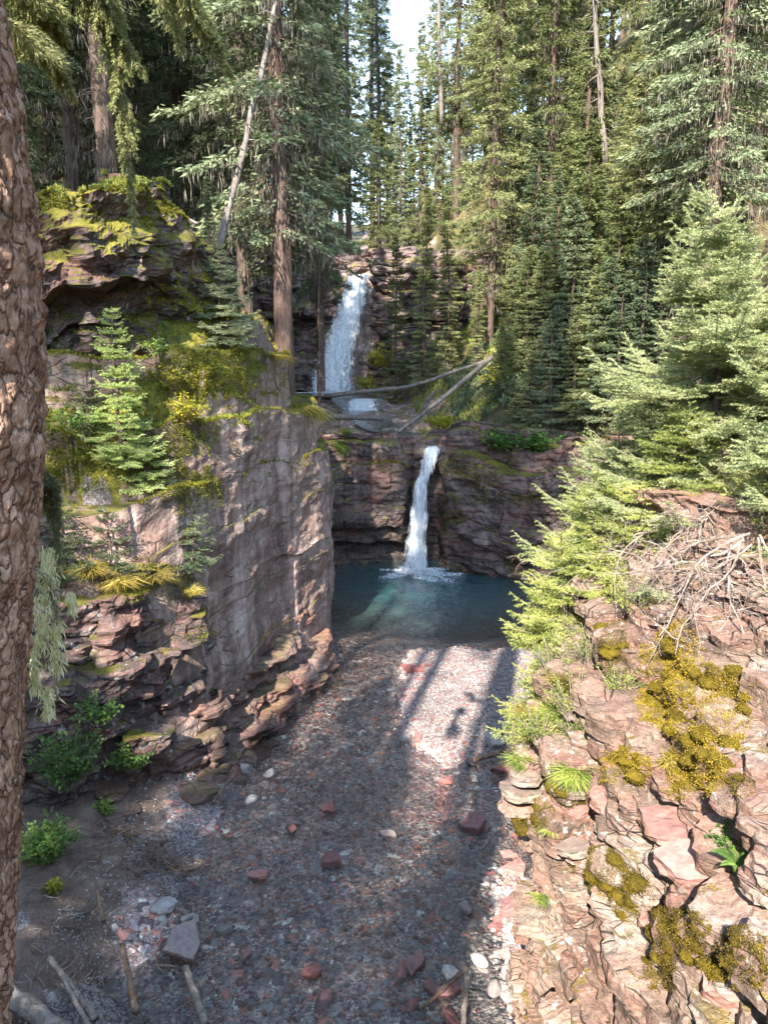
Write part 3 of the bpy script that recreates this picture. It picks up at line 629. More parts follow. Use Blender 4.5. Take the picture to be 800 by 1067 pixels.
# particular stones: (px, py, width px, colour, kind, label)
SP_ = [
    (493, 858, 36, 'red_stone', 's', 'large flat red slab lying alone beside the right bank'),
    (345, 895, 27, 'red_stone', 's', 'flat red stone under the water in the middle of the creek'),
    (343, 842, 20, 'red_stone', 's', 'small squarish red stone in the creek above the midstream slab'),
    (467, 812, 18, 'red_stone', 's', 'brick-red flat stone in the creek just below the gravel bar'),
    (521, 800, 22, 'red_stone', 's', 'red block against the right bank below the short log'),
    (515, 772, 30, 'grey_stone', 's', 'thin dark slab tilted at the right edge of the gravel bar'),
    (537, 905, 30, 'red_stone', 's', 'dark red slab jammed at the foot of the right crag'),
    (530, 890, 20, 'red_stone', 's', 'red slab just above the dark red one at the crag foot'),
    (518, 965, 18, 'red_stone', 's', 'reddish stone on the grey cobbles near the crag'),
    (432, 1003, 26, 'red_stone', 's', 'red slab standing on edge at the left of the bottom stone pile'),
    (418, 1010, 22, 'red_stone', 's', 'thin maroon slab leaning against the bottom stone pile'),
    (450, 1030, 24, 'pink_stone', 's', 'pale pink angular stone in the bottom stone pile'),
    (468, 1012, 22, 'grey_stone', 's', 'dark purple stone in the bottom stone pile'),
    (430, 1045, 20, 'red_stone', 's', 'maroon wedge at the front of the bottom stone pile'),
    (500, 1000, 20, 'grey_stone', 'c', 'grey rounded cobble right of the bottom stone pile'),
    (535, 1015, 24, 'grey_stone', 'c', 'dark rounded cobble beside the crag at the bottom'),
    (515, 1030, 22, 'grey_stone', 'c', 'flat grey cobble below the dark one at the bottom right'),
    (470, 1060, 30, 'red_stone', 's', 'large red slab cut by the bottom edge beside the upright log'),
    (195, 955, 16, 'pale_stone', 's', 'small pale grey triangular stone beside the big slab'),
    (205, 956, 14, 'pale_stone', 's', 'white chip resting at the right of the big pale slab'),
    (256, 994, 20, 'red_stone', 's', 'orange-red stone at the left edge of the creek'),
    (270, 910, 22, 'red_stone', 's', 'maroon slab in the shallows by the left bank'),
    (303, 862, 18, 'red_stone', 's', 'red stone in shallow water under the ledge'),
    (325, 1010, 20, 'red_stone', 'c', 'rust coloured cobble in the lower middle creek'),
    (430, 700, 22, 'red_stone', 's', 'reddish flat stone breaking the water left of the gravel bar'),
    (443, 696, 14, 'red_stone', 's', 'small red stone touching the gravel bar edge'),
    (280, 806, 16, 'pale_stone', 'c', 'white rounded stone at the water edge below the ledge'),
    (262, 832, 14, 'pale_stone', 'c', 'pale cobble lower along the same water edge'),
    (485, 945, 16, 'grey_stone', 'c', 'bluish grey cobble near the middle of the right gravel'),
    (435, 770, 16, 'red_stone', 's', 'faint red slab off the lower tip of the gravel bar'),
    (404, 868, 18, 'grey_stone', 's', 'dark slab under water in mid creek'),
    (468, 1030, 26, 'red_stone', 's', 'red stone on top of the bottom stone pile'),
    (545, 872, 24, 'red_stone', 's', 'reddish slab at the foot of the sunlit crag'),
]
srng = np.random.default_rng(5)
for (u, v, w, mt, kd, lab) in SP_:
    p = atZ(u, v, 0.03); k = (p[1] * CP - (p[2] - 8) * SP); s = w / FPX * k * .5 * 1.1
    z = bed_z(p[0], p[1]); z = max(z, -.02)
    tilt = .5 if ('edge' in lab or 'leaning' in lab) else .14
    lst = (SLB if kd == 's' else COB)[mt]
    put('stone', lst[srng.integers(6)], (p[0], p[1], z + s * .16), s, (srng.normal(0, tilt), srng.normal(0, tilt), srng.uniform(0, 6.28)), lab, 'stone')
# medium cobbles as individuals
def in_creek(x, y):
    xl = np.interp(y, [5, 10, 12.4, 15.8, 18.5, 21], [-3.4, -3.2, -2.8, -2.4, -1.6, -1.5]); xr = np.interp(y, [5, 8, 11, 14, 17, 21], [1.2, 1.9, 3.0, 4.0, 4.9, 5.6]); return (x > xl) & (x < xr)
cnt = {'left': 0, 'mid': 0, 'right': 0, 'bar': 0}
placed = 0
while placed < 250:
    y = 7.2 + 12.5 * srng.random() ** 1.5; x = srng.uniform(-3.4, 5)
    if not in_creek(x, y): continue
    cl = float(perlin(np.array([x * .9, y * .9, 3.]))); dens = .5 + 1.2 * cl + (.7 if x > .9 and y < 11 else 0) + (.35 if x < -1.8 else 0)
    if srng.random() > dens: continue
    onbar = sdpoly(np.array([x]), np.array([y]), BAR)[0] > .2
    if onbar and srng.random() < .85: continue
    s = .058 * np.exp(srng.normal(0, .45)) * (1.3 if x > .9 and y < 11 else 1)
    mt = srng.choice(['grey_stone', 'red_stone', 'pale_stone'], p=([.35, .5, .15] if x < .9 else [.6, .4, 0.]) if x > -1.8 else [.3, .25, .45])
    z = bed_z(x, y)
    if onbar: lab, g = 'small stone among the fine gravel of the sunlit bar', 'stones on the sunlit gravel bar'
    elif x < -1.6: lab, g = {'grey_stone': 'small grey stone at the left edge of the creek', 'red_stone': 'small red stone at the left edge of the creek', 'pale_stone': 'small pale stone at the left edge of the creek'}[mt], 'stones along the left edge of the creek'
    elif x > .9 and y < 11.5: lab, g = {'grey_stone': 'grey cobble on the bank below the right crag', 'red_stone': 'red cobble on the bank below the right crag', 'pale_stone': 'pale cobble on the bank below the right crag'}[mt], 'cobbles below the right crag'
    else: lab, g = {'grey_stone': 'small grey stone on the bed in mid creek', 'red_stone': 'small red stone on the bed in mid creek', 'pale_stone': 'small pale stone on the bed in mid creek'}[mt], 'stones on the bed in mid creek'
    kd = COB if srng.random() < (.35 if mt == 'red_stone' else .65) else SLB
    put('stone', kd[mt][srng.integers(6)], (x, y, z + s * .25), s, (srng.normal(0, .2), srng.normal(0, .2), srng.uniform(0, 6.28)), lab, 'stone', g); placed += 1
# gravel (uncountable)
def gravel(name, n, region, smin, smax, mat, label, seed):
    rng = np.random.default_rng(seed); X = []; 
    x = rng.uniform(region[0], region[1], n * 3); y = region[2] + (region[3] - region[2]) * rng.random(n * 3) ** 1.3
    m = region[4](x, y); x, y = x[m][:n], y[m][:n]; n = len(x); z = hgt(x, y)
    vs = [cobble(s, .6, IC1)[0] for s in range(30, 38)]; F = IC1[1]; nv = len(vs[0])
    s = smin + (smax - smin) * rng.random(n) ** 3; a = rng.uniform(0, 6.28, n); idx = rng.integers(8, size=n)
    B = np.array(vs)[idx]; c, sn = np.cos(a)[:, None], np.sin(a)[:, None]
    V = np.stack([B[..., 0] * c - B[..., 1] * sn, B[..., 0] * sn + B[..., 1] * c, B[..., 2]], -1) * s[:, None, None] + np.stack([x, y, z + s * .2], -1)[:, None, :]
    Fa = (np.arange(n)[:, None, None] * nv + F[None]).reshape(-1, 3)
    o = np_mesh(name, V.reshape(-1, 3), Fa, mat, False); meta(o, label=label, cat='gravel', kind='stuff'); return o
inbar = lambda x, y: sdpoly(x, y, BAR) + .5 * fbm(np.stack([x, y, 0 * x], -1) * 1.6, 3) > -.15
gravel('gravel', 22000, (-3.4, 5.2, 6.8, 21, lambda x, y: in_creek(x, y) & ~inbar(x, y)), .010, .055, M['mixed_stone'], 'countless small red, grey and purple stones on the creek bed', 1)
gravel('gravel', 9000, (.3, 5.3, 13.4, 20.5, inbar),   .012, .045, M['mixed_stone'], 'fine pale gravel of the sunlit bar in front of the pool', 2)
gravel('gravel', 5000, (-5, -2.2, 6.6, 13, lambda x, y: fbm(np.stack([x, y, 0 * x], -1) * .7 + 2, 3) > -.05), .008, .03, M['pale_stone'], 'fine grey gravel patches on the soil of the left bank', 3)
gravel('gravel', 2600, (.9, 2.6, 6.6, 11.2, lambda x, y: x < 3), .02, .085, M['grey_stone'], 'loose grey pebbles on the bank under the right crag', 4)

# ------------------------------------------------------------------ foliage generators
def needles(mb, A, B, dens, nl, nw, rng, flat=.0, taper=True):
    """needle triangles along shoot segments A->B"""
    L = np.linalg.norm(B - A, axis=1); n = np.maximum(2, (L * dens).astype(int)); idx = np.repeat(np.arange(len(A)), n)
    t = rng.random(len(idx)); ax = unit(B - A)[idx]; P = A[idx] + (B - A)[idx] * t[:, None]
    side = np.cross(ax, rvec(len(idx), rng)); side = unit(side); side[:, 2] = side[:, 2] * (1 - flat) + .12; side = unit(side)
    D = unit(ax * .85 + side * .75) * (nl * rng.uniform(.7, 1.15, len(idx)))[:, None]
    W = unit(np.cross(D, rvec(len(idx), rng))) * nw
    mb.tris(P, D, W)
def young_spruce(name, loc, H, Rr, mat, label, cat, dens=260, nl=.022, nw=.0032, seed=0, z0=.08, dz=.17, lean=(0, 0), up=.35, group=None, sec=True, asym=None, per=6):
    rng = np.random.default_rng(seed); root = empty(name, loc, label, cat, group)
    tb = MB(); zz = np.linspace(0, H, 14); tp = np.stack([lean[0] * (zz / H) ** 1.3 + .02 * np.sin(zz * 5), lean[1] * (zz / H) ** 1.3, zz], 1)
    tb.tube(tp, np.linspace(.016 * H + .008, .004, 14), 7); tb.build('trunk', M['bark'], root, True)
    A = []; B = []; sb = MB(); z = z0 * H
    while z < H * .985:
        f = z / H; n = per if f < .85 else max(3, per - 2)
        for k in range(n):
            a = rng.uniform(0, 2 * pi); L = Rr * (1 - f) ** .7 * (rng.uniform(.65, 1.12) if H < 3 and Rr < 1 else rng.uniform(.42, 1.25)) + .05
            if asym: L *= 1 + asym[2] * (cos(a) * asym[0] + sin(a) * asym[1])
            el = up * (f * 1.6 - .45) + rng.normal(0, .08 if Rr < 1 else .2); d = np.array([cos(a) * cos(el), sin(a) * cos(el), sin(el)])
            m = max(4, int(L / .07)); t = np.linspace(0, 1, m + 1); bz = -.16 * L * np.sin(t * pi * .8) + .12 * L * t ** 3
            o = np.array([np.interp(z, zz, tp[:, 0]), np.interp(z, zz, tp[:, 1]), z]); P = o + np.outer(t * L, d); P[:, 2] += bz
            sb.tube(P[::2] if m > 6 else P, np.linspace(.006 + .006 * L, .002, len(P[::2] if m > 6 else P)), 4)
            A.append(P[1:-1]); B.append(P[2:])
            sd = np.cross(d, [0, 0, 1]); sd /= np.linalg.norm(sd)
            for i in range(1, m + 1):
                for s in (-1, 1):
                    l = min(.5 * (1 - t[i]) * L + .06, .42) * rng.uniform(.6, 1.15); dd = unit(d * .75 + sd * s * rng.uniform(.55, .95) + np.array([0, 0, rng.uniform(-.25, .12)]))
                    E = P[i] + dd * l; A.append(P[i][None]); B.append(E[None])
                    if sec and l > .13:
                        for q in np.arange(.3, .95, .28 if l < .25 else .2):
                            for s2 in (-1, 1):
                                o2 = P[i] + dd * l * q; d2 = unit(dd * .7 + np.cross(dd, [0, 0, 1]) * s2 * .7 + np.array([0, 0, rng.uniform(-.2, .1)])); A.append(o2[None]); B.append((o2 + d2 * l * .42 * (1.1 - q * .5))[None])
        z += dz * rng.uniform(.7, 1.2) * (1 if f < .7 else .8)
    A.append(tp[-3:-1]); B.append(tp[-2:])
    A = np.vstack(A); B = np.vstack(B); nb = MB(); needles(nb, A, B, dens, nl, nw, rng); nb.build('foliage', mat, root); sb.build('branches', M['twig'], root)
    return root

def spruce_proto(seed, H, Rr, z0, droop=.35, dens=1., power=.75, lich=.35, trunk_r=.2):
    """mesh data for a tall spruce: trunk, crown, dead hanging twigs"""
    rng = np.random.default_rng(seed)
    zz = np.linspace(0, H, 26); wob = .12 * np.stack([fbm(np.stack([zz * .12, zz * 0 + seed, zz * 0], -1), 2), fbm(np.stack([zz * .12, zz * 0, zz * 0 + seed + 4], -1), 2)], 1) * (zz[:, None] / H) * 3
    tp = np.stack([wob[:, 0], wob[:, 1], zz], 1); tb = MB(); tp0 = tp.copy(); tp0[0, 2] = -1.2
    tb.tube(tp0, trunk_r * (1 - zz / H) ** .85 * 1. + .012, 9, .25, seed)
    Ps, Ds, Ws = [], [], []; Lp, Ld, Lw = [], [], []; z = z0 * H
    zl = []
    while z < H * .99: zl.append(z); z += rng.uniform(.16, .34) * (1.15 - .5 * z / H) * 1.2 / dens ** .5
    for z in zl:
        f = (z / H - z0) / (1 - z0); env = Rr * ((1 - f) ** power) * (.55 + .45 * min(1, f * 6 + .3))
        gap = perlin(np.array([z * .35, seed * 1.7, 0.]))
        for k in range(5):
            a = rng.uniform(0, 2 * pi); L = env * rng.uniform(.45, 1.15) * (1 + .5 * float(perlin(np.array([cos(a) * 1.2 + seed, sin(a) * 1.2, z * .3])))) + .12
            if rng.random() < .12 + .2 * max(0, gap): L *= .45
            d = np.array([cos(a), sin(a), 0]); sd = np.array([-sin(a), cos(a), 0]); o = np.array([np.interp(z, zz, tp[:, 0]), np.interp(z, zz, tp[:, 1]), z])
            el = .30 * (f - .35)
            nt = int((20 + 84 * L) * dens); t = np.sqrt(rng.uniform(.05, 1, nt)); s = rng.choice([-1, 1], nt)
            lat = (.36 * L * (1.08 - t) + .07) * rng.random(nt)
            c = o + d * (t * L)[:, None] + sd * (s * lat)[:, None]
            c[:, 2] += el * t * L - droop * L * t ** 1.4 + .16 * L * t ** 4 - .35 * lat * rng.random(nt) + rng.normal(0, .04, nt)
            ln = rng.uniform(.09, .21, nt)
            dr = unit(d * .8 + sd * (s * .55)[:, None] + np.stack([rng.normal(0, .3, nt), rng.normal(0, .3, nt), rng.uniform(-.95, .12, nt)], 1))
            Ps.append(c); Ds.append(dr * ln[:, None]); w = np.cross(dr, rvec(nt, rng)); Ws.append(unit(w) * (ln * .15)[:, None])
            tb_p = np.array([o, o + d * L * .5 + [0, 0, (el * .5 - droop * .38) * L], o + d * L * .95 + [0, 0, (el * .9 - droop * .8) * L]]); tb.tube(tb_p, [.025 * (1 - f) + .008, .012, .004], 3)
            nl = rng.poisson(lich * (1 - f) * 22 * L)
            if nl:
                t = rng.uniform(.1, .95, nl); c = o + d * (t * L)[:, None] + sd * (rng.normal(0, .15, nl) * L)[:, None]; c[:, 2] += el * t * L - droop * L * t ** 1.4
                ln = rng.uniform(.12, .4, nl); dr = unit(np.stack([rng.normal(0, .12, nl), rng.normal(0, .12, nl), -np.ones(nl)], 1)); Lp.append(c); Ld.append(dr * ln[:, None]); Lw.append(unit(np.cross(dr, rvec(nl, rng))) * .009)
    # bare dead twigs below the crown
    zb = rng.uniform(.08 * H, max(z0, .3) * H, int(26 * H / 10))
    for z in zb:
        a = rng.uniform(0, 2 * pi); L = rng.uniform(.3, 1.3); o = np.array([0, 0, z]); n = 14; t = rng.random(n)
        d = np.array([cos(a), sin(a), -.35]); tb.tube(np.array([o, o + d * L * .5, o + d * L + [0, 0, -.15 * L]]), [.015, .01, .004], 3)
        c = o + np.outer(t * L, d); dr = unit(np.stack([rng.normal(0, .3, n), rng.normal(0, .3, n), -np.ones(n)], 1)); ln = rng.uniform(.15, .5, n); Lp.append(c); Ld.append(dr * ln[:, None]); Lw.append(unit(np.cross(dr, rvec(n, rng))) * .008)
    mb = MB(); mb.kites(np.vstack(Ps), np.vstack(Ds), np.vstack(Ws)); lb_ = MB(); lb_.kites(np.vstack(Lp), np.vstack(Ld), np.vstack(Lw))
    out = []
    for m_, nm, mt in ((tb, 'trunk', 'bark'), (mb, 'crown', 'n_shade'), (lb_, 'hanging_lichen', 'lichen')):
        o = m_.build(nm, M[mt]); out.append(o.data); bpy.data.objects.remove(o)
    return out
PR = {'tallA': spruce_proto(1, 24, 2.6, .10), 'tallB': spruce_proto(2, 26, 2.2, .16, droop=.5), 'tallC': spruce_proto(3, 22, 3.0, .22, droop=.3, lich=.7), 'spire': spruce_proto(4, 15, 1.45, .05, droop=.28, power=.85, lich=.15, trunk_r=.13),
      'high': spruce_proto(8, 26, 3.0, .5, droop=.4, lich=.3), 'mid': spruce_proto(5, 10, 1.7, .04, droop=.22, lich=.1, trunk_r=.1), 'shag': spruce_proto(6, 23, 2.4, .12, droop=.55, lich=1.3), 'old': spruce_proto(7, 25, 2.9, .30, droop=.45, lich=1.0, trunk_r=.30)}  # 'high' has its crown raised halfway up, shaped for the added shade trees
HH = {'high': 26, 'tallA': 24, 'tallB': 26, 'tallC': 22, 'spire': 15, 'mid': 10, 'shag': 23, 'old': 25}
VAR = {}
def tree_mesh(kind, mat, bark):
    key = (kind, mat, bark)
    if key not in VAR:
        a, b, c = PR[kind]; a2, b2 = a.copy(), b.copy(); a2.materials[0] = M[bark]; b2.materials[0] = M[mat]; VAR[key] = (a2, b2, c)
    return VAR[key]
TREES = []
def plant_tree(kind, x, y, H, mat, label, group=None, lean=(0, 0), z=None, bark='bark', wide=1., rz=None, lich=True):
    z = bed_z(x, y) - .15 if z is None else z
    root = empty('spruce_tree', (x, y, z), label, 'tree', group); s = H / HH[kind]
    root.rotation_euler = (lean[1], lean[0], random.uniform(0, 6.28) if rz is None else rz); root.scale = (s * wide, s * wide, s)
    for nm, me in zip(('trunk', 'crown', 'hanging_lichen'), tree_mesh(kind, mat, bark)):
        if nm == 'hanging_lichen' and not lich: continue
        c = bpy.data.objects.new(nm, me); COL.objects.link(c); c.parent = root
        if nm == 'hanging_lichen': c['kind'] = 'stuff'
    TREES.append((x, y)); return root
def tx(u, Y):  # world x at depth row Y for pixel column u (near horizon row)
    return (u - 400) / FPX * Y * 1.0
# trees named one by one: kind, u, Y, H, material, label, opts
L = plant_tree
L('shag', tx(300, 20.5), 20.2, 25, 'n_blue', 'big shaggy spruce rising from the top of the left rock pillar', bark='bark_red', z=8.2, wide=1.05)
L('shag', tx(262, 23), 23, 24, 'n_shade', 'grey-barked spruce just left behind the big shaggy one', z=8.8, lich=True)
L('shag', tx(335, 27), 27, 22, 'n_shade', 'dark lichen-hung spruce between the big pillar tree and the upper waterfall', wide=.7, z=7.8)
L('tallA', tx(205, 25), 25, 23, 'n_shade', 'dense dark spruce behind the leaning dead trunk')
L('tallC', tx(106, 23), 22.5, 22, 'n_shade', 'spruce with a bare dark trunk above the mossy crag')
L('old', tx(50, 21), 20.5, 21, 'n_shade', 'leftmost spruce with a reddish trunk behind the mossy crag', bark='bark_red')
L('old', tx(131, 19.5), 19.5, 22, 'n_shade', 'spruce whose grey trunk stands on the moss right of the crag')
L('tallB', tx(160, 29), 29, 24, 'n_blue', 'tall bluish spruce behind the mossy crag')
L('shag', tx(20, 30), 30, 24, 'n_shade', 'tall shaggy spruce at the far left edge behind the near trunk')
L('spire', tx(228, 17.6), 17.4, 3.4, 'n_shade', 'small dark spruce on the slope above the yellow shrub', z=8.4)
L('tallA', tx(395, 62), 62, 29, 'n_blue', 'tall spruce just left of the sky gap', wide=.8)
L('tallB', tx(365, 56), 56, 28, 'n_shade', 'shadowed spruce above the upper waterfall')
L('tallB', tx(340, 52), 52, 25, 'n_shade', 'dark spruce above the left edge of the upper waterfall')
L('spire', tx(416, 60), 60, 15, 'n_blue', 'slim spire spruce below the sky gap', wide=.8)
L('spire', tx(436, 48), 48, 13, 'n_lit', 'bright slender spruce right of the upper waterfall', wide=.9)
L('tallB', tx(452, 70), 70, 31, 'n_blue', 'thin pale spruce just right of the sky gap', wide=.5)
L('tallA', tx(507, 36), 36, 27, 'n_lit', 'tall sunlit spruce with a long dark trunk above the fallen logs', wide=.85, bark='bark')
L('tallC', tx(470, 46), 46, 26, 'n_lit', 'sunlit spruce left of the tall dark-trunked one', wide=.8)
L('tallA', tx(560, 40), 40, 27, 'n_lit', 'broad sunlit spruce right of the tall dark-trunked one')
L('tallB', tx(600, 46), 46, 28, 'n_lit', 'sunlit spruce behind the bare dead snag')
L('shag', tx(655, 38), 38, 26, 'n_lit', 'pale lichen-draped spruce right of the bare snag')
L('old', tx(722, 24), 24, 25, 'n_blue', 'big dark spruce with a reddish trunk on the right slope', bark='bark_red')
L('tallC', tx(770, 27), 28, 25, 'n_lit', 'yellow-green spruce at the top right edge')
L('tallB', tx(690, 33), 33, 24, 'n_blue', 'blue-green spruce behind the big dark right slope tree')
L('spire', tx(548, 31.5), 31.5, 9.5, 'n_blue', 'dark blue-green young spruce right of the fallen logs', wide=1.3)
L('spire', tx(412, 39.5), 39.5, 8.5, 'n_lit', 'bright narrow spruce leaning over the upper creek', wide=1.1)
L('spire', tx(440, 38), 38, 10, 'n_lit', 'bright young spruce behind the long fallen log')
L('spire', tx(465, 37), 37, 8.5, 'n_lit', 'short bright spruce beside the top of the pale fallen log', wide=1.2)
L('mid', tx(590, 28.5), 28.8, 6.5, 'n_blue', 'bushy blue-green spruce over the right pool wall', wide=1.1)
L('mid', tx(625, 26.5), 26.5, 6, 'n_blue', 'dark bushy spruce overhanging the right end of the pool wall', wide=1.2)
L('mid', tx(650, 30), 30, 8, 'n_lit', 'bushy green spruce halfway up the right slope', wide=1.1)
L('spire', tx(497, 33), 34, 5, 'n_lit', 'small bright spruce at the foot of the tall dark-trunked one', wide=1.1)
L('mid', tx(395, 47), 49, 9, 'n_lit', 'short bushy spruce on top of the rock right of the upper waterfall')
# thin dead pole in front of the upper falls
def pole(name, pts, r0, r1, mat, label, cat, twigs=0, seed=0, tl=.4, group=None):
    rng = np.random.default_rng(seed); pts = np.asarray(pts, float); root = empty(name, pts[0], label, cat, group); n = 18
    t = np.linspace(0, 1, len(pts)); s = np.linspace(0, 1, n); P = np.stack([np.interp(s, t, pts[:, k]) for k in range(3)], 1); Lg = np.linalg.norm(pts[-1] - pts[0])
    P += .012 * Lg * fbm(np.stack([s * 3 + seed, s * 0, s * 0], -1)[:, None, :] + np.array([[[0, 0, 0], [5, 0, 0], [9, 0, 0]]]), 2) * np.sin(s * pi)[:, None]
    mb = MB(); mb.tube(P, np.linspace(r0, r1, n), 10, .3, seed); mb.build('trunk' if cat == 'tree' else 'stem', mat, root, True, P[0] * 0 + pts[0])
    if twigs:
        tb = MB(); ax = unit(P[-1] - P[0])
        for _ in range(twigs):
            q = rng.uniform(.1, .97); o = P[0] + 0; o = np.array([np.interp(q, s, P[:, k]) for k in range(3)]); d = unit(np.cross(ax, rvec(1, rng)[0]) + ax * rng.uniform(-.6, .2)); l = tl * rng.uniform(.4, 1.4)
            m = o + d * l * .5; e = o + d * l + np.array([0, 0, -.25 * l]); tb.tube([o, m, e], [r1 * .5 + .006, .006, .003], 4)
            for _k in range(2):
                e2 = m + unit(d + rvec(1, rng)[0] * .8) * l * .4; tb.tube([m, e2], [.005, .002], 3)
        tb.build('dead_branches', mat, root, False, pts[0])
    return root
pole('dead_tree', [atY(333, 420, 24), atY(331, 240, 24)], .05, .02, M['bark'], 'thin dead pole standing in front of the upper waterfall', 'tree', 26, 3, .5)
pole('leaning_dead_tree', [atY(228, 258, 18), atY(258, 140, 18.6), atY(290, -10, 19.4)], .085, .05, M['snag'], 'pale dead trunk leaning to the right above the left crag', 'tree', 10, 4, .5)
pole('dead_tree', [atY(630, 170, 34), atY(622, 60, 34), atY(616, -40, 34)], .14, .07, M['snag'], 'bare grey snag standing among the sunlit spruces', 'tree', 44, 5, 1.1)
pole('dead_tree', [atY(460, 130, 44), atY(456, 0, 44), atY(453, -60, 44)], .12, .05, M['snag'], 'thin reddish snag beside the gap of sky', 'tree', 60, 6, .8)
# fallen logs over the upper creek
pole('fallen_log', [atY(338, 413, 34), atY(430, 402, 33.5), atY(512, 374, 33.0)], .10, .07, M['snag'], 'long fallen log spanning the upper creek below the tall waterfall', 'log', 6, 7, .5)
pole('fallen_log', [atY(405, 457, 29.6), atY(455, 420, 30.5), atY(512, 372, 31.8)], .075, .11, M['snag'], 'pale straight fallen log sloping down towards the lower falls', 'log', 3, 8, .4)
pole('fallen_log', [atY(334, 434, 32.5), atY(400, 436, 32.5)], .13, .11, M['snag'], 'short grey log lying level below the small cascade', 'log', 0, 9)
pole('fallen_log', [atY(440, 460, 28.9), atY(470, 432, 30)], .05, .03, M['snag'], 'thin stick propped beside the lip of the lower falls', 'log', 2, 10, .2)
pole('fallen_log', [atY(535, 445, 28.8), atY(560, 420, 29.5)], .06, .04, M['drift'], 'short pale stick on the moss above the right pool wall', 'log', 0, 11)
pole('fallen_log', [atY(540, 350, 33), atY(590, 312, 35)], .16, .12, M['brownwood'], 'brown log lying up the sunlit slope', 'log', 0, 12)
pole('fallen_log', [atY(140, 206, 16.5), atY(178, 218, 16.6), atY(206, 234, 17.)], .05, .035, M['drift'], 'thin bleached log on the moss of the upper left crag', 'log', 0, 13)

# fill forest
for i, (u, Y, vt) in enumerate([(404, 84, 60), (414, 92, 95), (423, 80, 70), (431, 96, 105), (438, 84, 88), (446, 92, 70), (454, 82, 98), (463, 90, 60), (472, 80, 40), (409, 72, 130), (428, 70, 140), (443, 74, 135), (459, 70, 120), (474, 66, 110), (481, 74, 50), (488, 68, 40), (495, 78, 30), (484, 60, 90)]):
    top = atY(u, vt, Y); b_ = bed_z(top[0], Y); plant_tree('spire', top[0], Y, top[2] - b_, 'n_blue' if i % 2 else 'n_lit', 'slim spruce of the far row that closes the valley below the gap of sky', 'far row of spruces below the sky gap', wide=.95, lich=False)
frng = np.random.default_rng(77); nfill = 0; tries = 0
zones = {'L': ('dark spruce in the shaded stand on the left', 'spruces of the shaded left forest'), 'R': ('green spruce in the sunlit stand on the right slope', 'spruces of the sunlit right slope'), 'F': ('distant spruce on the slopes beyond the upper waterfall', 'distant spruces beyond the upper waterfall')}
while nfill < 190 and tries < 12000:
    tries += 1
    y = 22 + 100 * frng.random() ** 1.4; x = frng.uniform(-.62, .62) * y
    u = 400 + FPX * x / y
    if min((x - a) ** 2 + (y - b) ** 2 for a, b in TREES) < (1.9 + .018 * y) ** 2: continue
    if y < 31 and -7.5 < x < 9: continue
    if y < 46 and -8 < x < 2.0 + (46 - y) * .03: continue
    if 404 < u < 478: continue
    if x > -2 and x < 4 and y < 48: continue
    H = frng.uniform(17, 27) * (1 + y * .002); 
    if 395 < u < 500: H *= .8
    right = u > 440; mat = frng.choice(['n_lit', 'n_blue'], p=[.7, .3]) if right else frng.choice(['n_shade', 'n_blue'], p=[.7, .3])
    zn = 'F' if y > 62 else ('R' if right else 'L'); k = frng.choice(['tallA', 'tallB', 'tallC', 'shag', 'spire', 'old'])
    if k == 'spire': H *= .6
    plant_tree(k, x, y, H, mat, zones[zn][0], zones[zn][1], wide=frng.uniform(.75, 1.1), bark=frng.choice(['bark', 'bark_red']), lich=y < 60); nfill += 1
# out-of-view trees beside and behind the viewpoint, added to shade creek and gorge
for i, (x, y, H, k, wd) in enumerate([(-2.7, -2.2, 6.2, 'mid', 1.45), (-4.2, -1.4, 8.2, 'tallC', 1.4), (-5.3, -.9, 10.5, 'tallC', 1.3), (-6.5, .4, 7.5, 'tallC', 1.4), (-7.6, 1.8, 9.3, 'tallC', 1.6), (-8.8, .8, 10, 'tallC', 1.4), (-7.4, -2.8, 38, 'high', .6), (-9.7, 2.2, 10, 'tallC', 1.4), (-4.9, -3.2, 31, 'high', .85), (-4.1, -6.2, 37, 'high', .7), (-6.3, -6.4, 38, 'high', .6), (-12.5, -3.0, 28, 'high', 1.),
                                         (-12.5, 5, 24, 'tallB', 1.1), (-12, 9.5, 22, 'tallC', 1.1), (-15, 11, 22, 'tallA', 1.1), (-8.8, 16.8, 17, 'tallA', 1.1), (-11.5, 14.5, 19, 'tallC', 1.1)]):
    plant_tree(k, x, y, H, 'n_shade', 'spruce added outside the view to shade the creek and gorge', 'spruces added outside the view for their shade', wide=wd)
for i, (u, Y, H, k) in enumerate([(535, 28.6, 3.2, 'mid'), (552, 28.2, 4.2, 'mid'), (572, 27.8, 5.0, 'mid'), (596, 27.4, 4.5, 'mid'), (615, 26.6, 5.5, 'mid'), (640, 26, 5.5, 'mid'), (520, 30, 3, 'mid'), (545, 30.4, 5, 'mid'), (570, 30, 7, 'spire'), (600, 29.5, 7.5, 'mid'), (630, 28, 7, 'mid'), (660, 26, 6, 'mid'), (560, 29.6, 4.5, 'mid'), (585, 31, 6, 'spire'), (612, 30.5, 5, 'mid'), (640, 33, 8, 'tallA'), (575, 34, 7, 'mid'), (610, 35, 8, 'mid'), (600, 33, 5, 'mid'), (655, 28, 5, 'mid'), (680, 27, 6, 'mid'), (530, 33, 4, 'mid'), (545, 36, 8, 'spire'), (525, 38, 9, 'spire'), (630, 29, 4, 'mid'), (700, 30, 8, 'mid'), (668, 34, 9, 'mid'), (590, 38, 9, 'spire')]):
    plant_tree(k, tx(u, Y), Y, H, ['n_lit', 'n_lit', 'n_blue'][i % 3], 'small spruce in the thicket on the right slope above the pool', 'small spruces in the thicket on the right slope', wide=1.25)

